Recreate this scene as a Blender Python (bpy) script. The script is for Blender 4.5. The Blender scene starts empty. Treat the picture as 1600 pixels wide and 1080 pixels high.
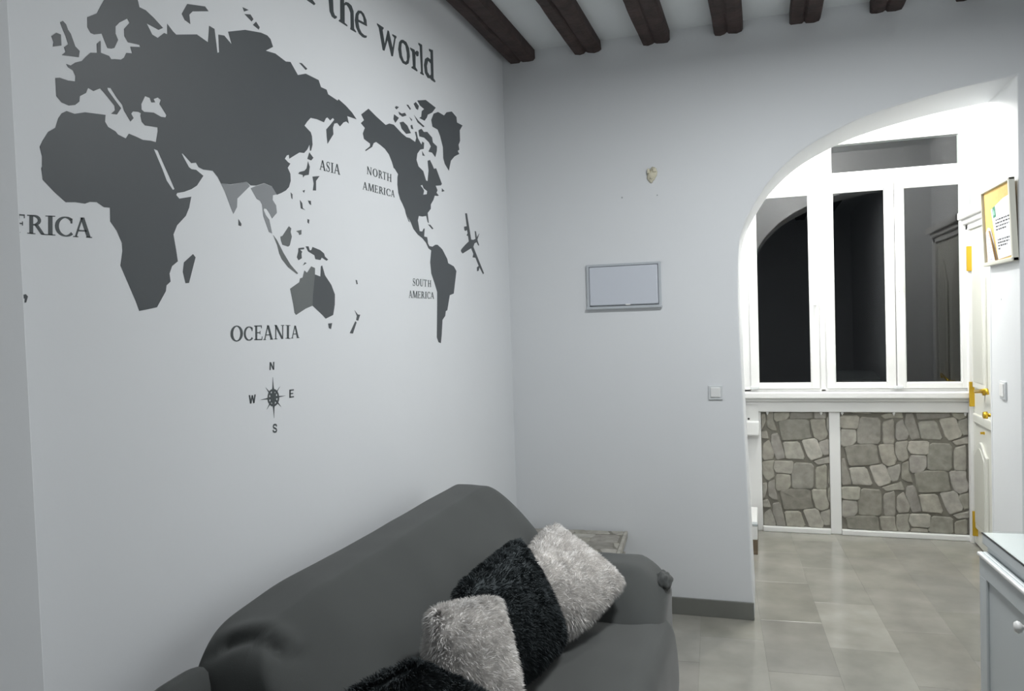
import bpy, bmesh, math, random
import numpy as np
from mathutils import Vector, Matrix, noise
from mathutils.geometry import tessellate_polygon
sc = bpy.context.scene
col = sc.collection
random.seed(7); rng = np.random.RandomState(7)

# ------------------------------------------------------------------ camera
F_PX, YAW, PITCH, ROLL = 1213.32, 17.9026, 1.9003, 1.8888
y_, p_, r_ = [math.radians(v) for v in (YAW, PITCH, ROLL)]
fw = Vector((-math.sin(y_)*math.cos(p_), math.cos(y_)*math.cos(p_), -math.sin(p_)))
ri = Vector((math.cos(y_), math.sin(y_), 0)); up = ri.cross(fw)
r2 = ri*math.cos(r_) - up*math.sin(r_); u2 = up*math.cos(r_) + ri*math.sin(r_)
cam = bpy.data.cameras.new('camera'); cam.sensor_fit = 'HORIZONTAL'; cam.sensor_width = 36
cam.lens = F_PX/1600*36; cam.clip_start = .02
co = bpy.data.objects.new('camera', cam); col.objects.link(co)
M = Matrix.Identity(4)
for i, v in enumerate((r2, u2, -fw)):
    for j in range(3): M[j][i] = v[j]
M.translation = (0, 0, 1.5); co.matrix_world = M; sc.camera = co
# ------------------------------------------------------------------ world (night), lamps, exposure
w = bpy.data.worlds.new('night'); sc.world = w; w.use_nodes = True
w.node_tree.nodes['Background'].inputs[0].default_value = (.35, .42, .55, 1)
w.node_tree.nodes['Background'].inputs[1].default_value = .004
def area(name, loc, size, power, color, spread=180):
    l = bpy.data.lights.new(name, 'AREA'); l.shape = 'DISK'; l.size = size; l.energy = power; l.color = color
    l.spread = math.radians(spread)
    o = bpy.data.objects.new(name, l); o.location = loc; col.objects.link(o); return o
LIV = (.20, 2.33, 2.74); HALL = (.33, 4.98, 2.56)
area('living_lamp_light', LIV, .34, 37, (.955, .985, 1.0))
pl_ = bpy.data.lights.new('hall_lamp_light', 'POINT'); pl_.energy = 60; pl_.color = (1.0, .985, .94); pl_.shadow_soft_size = .05
po_ = bpy.data.objects.new('hall_lamp_light', pl_); po_.location = HALL; col.objects.link(po_)
sc.view_settings.view_transform = 'Standard'; sc.view_settings.look = 'None'
sc.view_settings.exposure = 0; sc.view_settings.gamma = 1; sc.view_settings.use_curve_mapping = False

# ------------------------------------------------------------------ traced outlines (wall coordinates in mm)
MAP=[["landmass",0,[1303,2201,1281,2179,1261,2145,1237,2129,1236,2109,1243,2100,1252,2100,1271,2108,1284,2083,1294,2085,1302,2089,1313,2109,1307,2120,1308,2135,1319,2147,1341,2163,1347,2156,1331,2138,1331,2123,1340,2113,1372,2118,1374,2114,1346,2106,1350,2093,1334,2089,1327,2077,1318,2070,1301,2066,1292,2063,1287,2068,1270,2068,1266,2068,1267,2090,1266,2092,1257,2083,1257,2065,1240,2060,1228,2048,1218,2037,1202,2029,1191,2020,1181,2020,1185,2015,1196,2012,1201,2003,1200,1992,1183,1989,1164,1989,1155,1986,1155,1952,1166,1943,1182,1941,1197,1946,1207,1955,1209,1966,1224,1976,1230,1988,1243,1985,1260,1995,1269,1989,1295,1969,1296,1960,1285,1950,1300,1952,1312,1968,1306,1973,1292,1985,1280,1996,1278,2001,1287,2003,1302,1987,1316,1976,1320,1965,1336,1946,1345,1955,1339,1963,1344,1969,1360,1972,1367,1971,1365,1965,1368,1953,1377,1947,1414,1951,1414,1943,1407,1917,1391,1917,1368,1914,1350,1917,1330,1919,1321,1907,1300,1911,1294,1916,1275,1921,1268,1930,1270,1944,1255,1942,1219,1937,1194,1928,1176,1929,1165,1922,1157,1911,1149,1891,1133,1880,1120,1861,1113,1848,1117,1831,1116,1813,1114,1809,1116,1788,1141,1768,1164,1753,1186,1756,1208,1756,1220,1761,1237,1763,1255,1755,1270,1756,1269,1728,1285,1710,1297,1686,1297,1669,1290,1639,1308,1603,1327,1565,1335,1545,1355,1548,1386,1553,1415,1589,1418,1602,1431,1611,1429,1629,1438,1646,1457,1658,1453,1685,1447,1718,1460,1740,1490,1765,1502,1785,1511,1812,1471,1802,1462,1809,1465,1814,1488,1820,1513,1830,1532,1841,1556,1868,1532,1878,1516,1877,1508,1880,1493,1898,1486,1907,1490,1908,1501,1901,1517,1891,1533,1895,1541,1886,1557,1883,1591,1886,1608,1874,1619,1860,1656,1863,1721,1880,1737,1873,1760,1876,1796,1888,1831,1885,1852,1865,1873,1873,1895,1883,1911,1895,1921,1914,1921,1934,1909,1949,1923,1963,1912,1965,1897,1972,1907,1983,1918,1987,1919,1976,1947,1991,1972,2004,1996,2007,2013,2020,2027,2038,2028,2020,2034,2021,2043,2041,2042,2065,2036,2076,2022,2081,2004,2088,2019,2103,2039,2119,2073,2123,2113,2123,2125,2138,2135,2143,2150,2137,2167,2149,2175,2145,2149,2123,2125,2104,2126,2082,2129,2061,2166,2098,2165,2118,2174,2133,2193,2139,2209,2132,2232,2150,2250,2157,2266,2154,2257,2176,2318,2180,2290,2195,2250,2208,2206,2217,2201,2211,2144,2216,2136,2228,2104,2227,2092,2245,2022,2244,1980,2228,1945,2255,1922,2249,1873,2256,1829,2250,1863,2271,1853,2289,1839,2294,1811,2292,1776,2284,1742,2276,1673,2248,1685,2220,1657,2233,1635,2228,1635,2185,1628,2181,1621,2237,1602,2238,1595,2196,1556,2202,1486,2178,1476,2182,1459,2193,1458,2169,1448,2169,1427,2151,1411,2153,1396,2172,1431,2170,1445,2179,1418,2192,1395,2200,1377,2200,1373,2214,1369,2219,1347,2224],[[1381,2011,1395,2011,1399,2002,1410,2005,1406,2011,1419,2018,1428,2015,1423,2005,1432,1996,1443,1985,1440,1979,1426,1977,1404,1981,1376,1976,1369,1979,1369,1991],[1399,1901,1411,1900,1426,1875,1444,1846,1458,1822,1452,1819,1434,1837,1421,1863]]],["landmass",1,[1619,1860,1656,1862,1720,1880,1734,1871,1680,1831,1677,1809,1662,1790,1652,1806,1633,1841],[]],["landmass",1,[1760,1875,1796,1887,1831,1884,1851,1866,1833,1861,1831,1848,1846,1835,1848,1815,1825,1797,1815,1809,1802,1820,1791,1820,1789,1815,1797,1803,1812,1792,1822,1756,1808,1759,1797,1779,1786,1799,1783,1829,1775,1838,1761,1841,1749,1854,1737,1866],[]],["island",0,[1172,2096,1178,2101,1185,2097,1189,2088,1195,2082,1204,2061,1214,2055,1211,2042,1172,2034,1181,2043,1178,2051,1188,2060,1183,2074,1178,2083],[]],["island",0,[1151,2063,1162,2073,1172,2073,1172,2052,1153,2044,1155,2053],[]],["island",0,[1528,2263,1590,2280,1602,2273,1545,2252,1533,2240,1535,2219,1517,2222,1508,2233],[]],["island",0,[1736,2332,1761,2334,1742,2323],[]],["island",0,[1743,2317,1768,2325,1780,2317,1772,2308],[]],["island",0,[1777,2301,1791,2314,1806,2305,1802,2297],[]],["island",0,[1990,2266,2003,2269,2032,2261,2023,2255],[]],["island",0,[1508,1678,1516,1671,1490,1610,1479,1609,1472,1635,1477,1657],[]],["island",0,[1681,1779,1692,1768,1690,1762,1680,1763],[]],["island",0,[2024,2014,2045,2002,2032,1992,2012,1993],[]],["island",0,[2015,1986,2023,1972,2016,1947,1993,1941,1986,1934,1984,1941,1961,1941,1968,1947,1994,1955,2006,1964],[]],["island",0,[2036,1945,2075,1953,2054,1935,2052,1906,2035,1904,2041,1925],[]],["island",0,[1980,1895,1992,1899,1987,1890],[]],["island",0,[1919,1881,1927,1877,1926,1863,1921,1866],[]],["island",0,[1964,1866,1975,1858,1977,1844,1990,1840,1967,1842],[]],["island",0,[2006,1870,2021,1871,2022,1859,2013,1861],[]],["island",0,[2000,1815,2009,1814,2006,1802,1999,1805],[]],["island",2,[1903,1784,1914,1779,1910,1769,1915,1756,1903,1730,1895,1726,1868,1729,1862,1740,1860,1751,1870,1754],[]],["island",2,[1938,1774,1965,1780,1964,1767,1953,1764,1950,1770],[]],["island",2,[1827,1752,1843,1740,1871,1707,1903,1676,1939,1653,1933,1651,1891,1668,1862,1689,1851,1704,1844,1725],[]],["island",0,[1946,1726,1975,1730,1975,1725,1954,1722,1964,1717,1960,1711,1961,1698,1944,1691,1936,1699,1944,1715],[]],["island",0,[1984,1734,1999,1735,2004,1724,2013,1725,2020,1735,2061,1729,2083,1720,2087,1711,2105,1703,2095,1699,2069,1707,2061,1699,2033,1700,2029,1711,1996,1720],[]],["island",0,[1965,1677,1976,1687,1985,1685],[]],["island",0,[2270,1647,2278,1647,2283,1634,2275,1633],[]],["landmass",2,[1896,1608,1943,1628,1948,1639,1961,1642,1972,1663,1985,1657,2009,1677,2029,1673,2027,1654,2011,1590,2007,1561,1970,1552,1920,1534,1913,1540,1908,1565],[]],["landmass",0,[2027,1654,2057,1649,2062,1680,2069,1683,2083,1654,2117,1626,2136,1597,2133,1565,2121,1533,2077,1522,2060,1533,2007,1561,2011,1590],[]],["island",0,[2090,1507,2113,1508,2105,1490,2093,1493],[]],["island",0,[2255,1548,2275,1534,2291,1533,2276,1513,2263,1516,2269,1529],[]],["island",0,[2257,1512,2265,1508,2238,1472,2218,1474],[]],["landmass",0,[2405,2236,2459,2223,2530,2209,2559,2221,2595,2225,2660,2208,2700,2202,2728,2205,2778,2200,2789,2219,2778,2239,2793,2243,2802,2222,2827,2206,2838,2202,2843,2215,2862,2214,2856,2189,2821,2179,2793,2158,2783,2132,2800,2110,2844,2099,2843,2099,2866,2068,2874,2065,2883,2067,2896,2110,2890,2148,2913,2156,2934,2142,2951,2127,2974,2133,2995,2112,3029,2078,3019,2070,2963,2060,2980,2044,2969,2032,2992,2024,2977,2020,2950,2018,2934,1998,2906,1976,2904,1958,2872,1938,2879,1898,2868,1901,2857,1924,2818,1917,2785,1916,2775,1897,2788,1857,2813,1858,2827,1871,2837,1872,2829,1840,2858,1840,2865,1815,2877,1806,2908,1806,2936,1816,2959,1818,2995,1808,3011,1802,3059,1766,3067,1749,3129,1739,3158,1720,3142,1681,3118,1621,3072,1613,3039,1549,3022,1545,3014,1525,2984,1509,2970,1449,2958,1413,2934,1418,2919,1438,2934,1568,2939,1624,2915,1659,2886,1697,2879,1741,2894,1790,2868,1796,2844,1817,2811,1832,2770,1842,2732,1860,2710,1883,2684,1901,2671,1921,2679,1905,2702,1881,2691,1885,2670,1909,2663,1925,2646,1942,2625,1959,2612,1980,2607,2009,2610,2038,2616,2049,2590,2064,2581,2066,2570,2084,2547,2108,2517,2122,2481,2129,2452,2133,2433,2125,2420,2109,2373,2086,2371,2089,2406,2109,2407,2118,2365,2125,2358,2142,2374,2164,2347,2174,2370,2189,2352,2204],[[2812,2037,2830,2043,2841,2031,2875,2025,2870,2012,2835,2005,2845,2023,2829,2032]]],["island",0,[3028,2059,3056,2052,3026,2044],[]],["island",0,[2872,1892,2894,1893,2924,1880,2910,1877],[]],["island",0,[2839,2177,2865,2163,2842,2160],[]],["island",0,[2812,2252,2828,2260,2843,2265,2862,2257,2897,2265,2944,2252,2950,2234,2991,2226,2989,2209,2970,2178,2938,2190,2902,2187,2928,2213,2910,2226,2864,2235,2818,2230],[]],["island",0,[2811,2368,2893,2391,2993,2385,2953,2355,2908,2336,2898,2322,2874,2304,2824,2303,2844,2313,2850,2336,2874,2350,2836,2354],[]],["island",0,[2776,2346,2796,2358,2824,2350,2815,2332,2797,2332],[]],["island",0,[2711,2326,2725,2330,2749,2320,2741,2314],[]],["island",0,[2610,2291,2621,2299,2644,2301,2623,2287],[]],["island",0,[2639,2283,2666,2282,2694,2292,2707,2285,2672,2272,2645,2274],[]],["island",0,[2601,2264,2640,2260,2609,2235,2595,2245],[]],["island",0,[2646,2245,2677,2255,2711,2248,2741,2226,2698,2214,2661,2225],[]],["island",0,[2732,2285,2756,2281,2752,2274],[]],["island",0,[2740,2255,2755,2261,2764,2246,2746,2244],[]],["island",0,[2776,2303,2816,2290,2872,2281,2859,2275,2807,2282],[]],["landmass",0,[2969,2355,3016,2373,3081,2374,3109,2394,3169,2412,3223,2401,3226,2378,3293,2380,3257,2350,3257,2304,3236,2282,3244,2263,3223,2252,3242,2243,3183,2221,3139,2194,3112,2147,3070,2168,3055,2189,3055,2236,3029,2277,3005,2298,2952,2298,2942,2323],[]],["island",0,[1051,1577,1064,1574,1068,1575,1072,1571,1068,1560,1065,1560,1066,1567,1051,1568],[]]]
PLANE=[3289,1986,3311,1989,3354,1874,3382,1875,3411,1882,3405,1918,3421,1918,3431,1892,3467,1914,3436,1881,3458,1856,3446,1854,3424,1868,3396,1860,3379,1843,3512,1727,3497,1722,3451,1752,3439,1735,3418,1732,3417,1750,3442,1758,3402,1794,3365,1793,3376,1810,3350,1834,3240,1802,3224,1808,3220,1815,3234,1824,3275,1843,3323,1863,3315,1887,3297,1887,3311,1899,3306,1913,3281,1906,3271,1911,3269,1924,3303,1930]
COMPASS={"ring":[[1822,1308,1821,1302,1818,1297,1815,1293,1810,1290,1805,1288,1799,1286,1794,1287,1788,1288,1783,1290,1778,1294,1774,1298,1771,1303,1770,1308,1770,1313,1771,1318,1773,1323,1776,1327,1781,1331,1786,1333,1791,1334,1797,1334,1803,1333,1808,1331,1813,1328,1817,1323,1820,1318,1821,1313],[1815,1308,1814,1304,1813,1301,1810,1297,1807,1295,1803,1293,1798,1292,1794,1292,1790,1293,1786,1295,1782,1298,1779,1301,1777,1304,1776,1308,1776,1313,1777,1316,1778,1320,1781,1323,1784,1326,1788,1328,1792,1329,1797,1329,1801,1328,1805,1326,1809,1323,1812,1320,1814,1317,1815,1312]],"hub":[1808,1309,1807,1305,1804,1301,1800,1299,1794,1298,1790,1300,1786,1303,1783,1307,1782,1312,1784,1316,1787,1320,1791,1322,1796,1322,1801,1321,1805,1318,1808,1314],"needle":[[1797,1366,1799,1341,1804,1316,1788,1318,1794,1341],[1795,1255,1793,1280,1787,1304,1803,1303,1798,1280],[1738,1311,1763,1312,1787,1315,1789,1306,1764,1309],[1853,1310,1827,1309,1803,1306,1801,1315,1827,1312],[1764,1341,1780,1328,1797,1316,1786,1312,1776,1326],[1828,1338,1815,1325,1804,1311,1794,1316,1811,1326],[1829,1282,1812,1294,1794,1305,1804,1309,1816,1296],[1764,1282,1776,1295,1786,1309,1797,1305,1780,1294]]}
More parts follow.
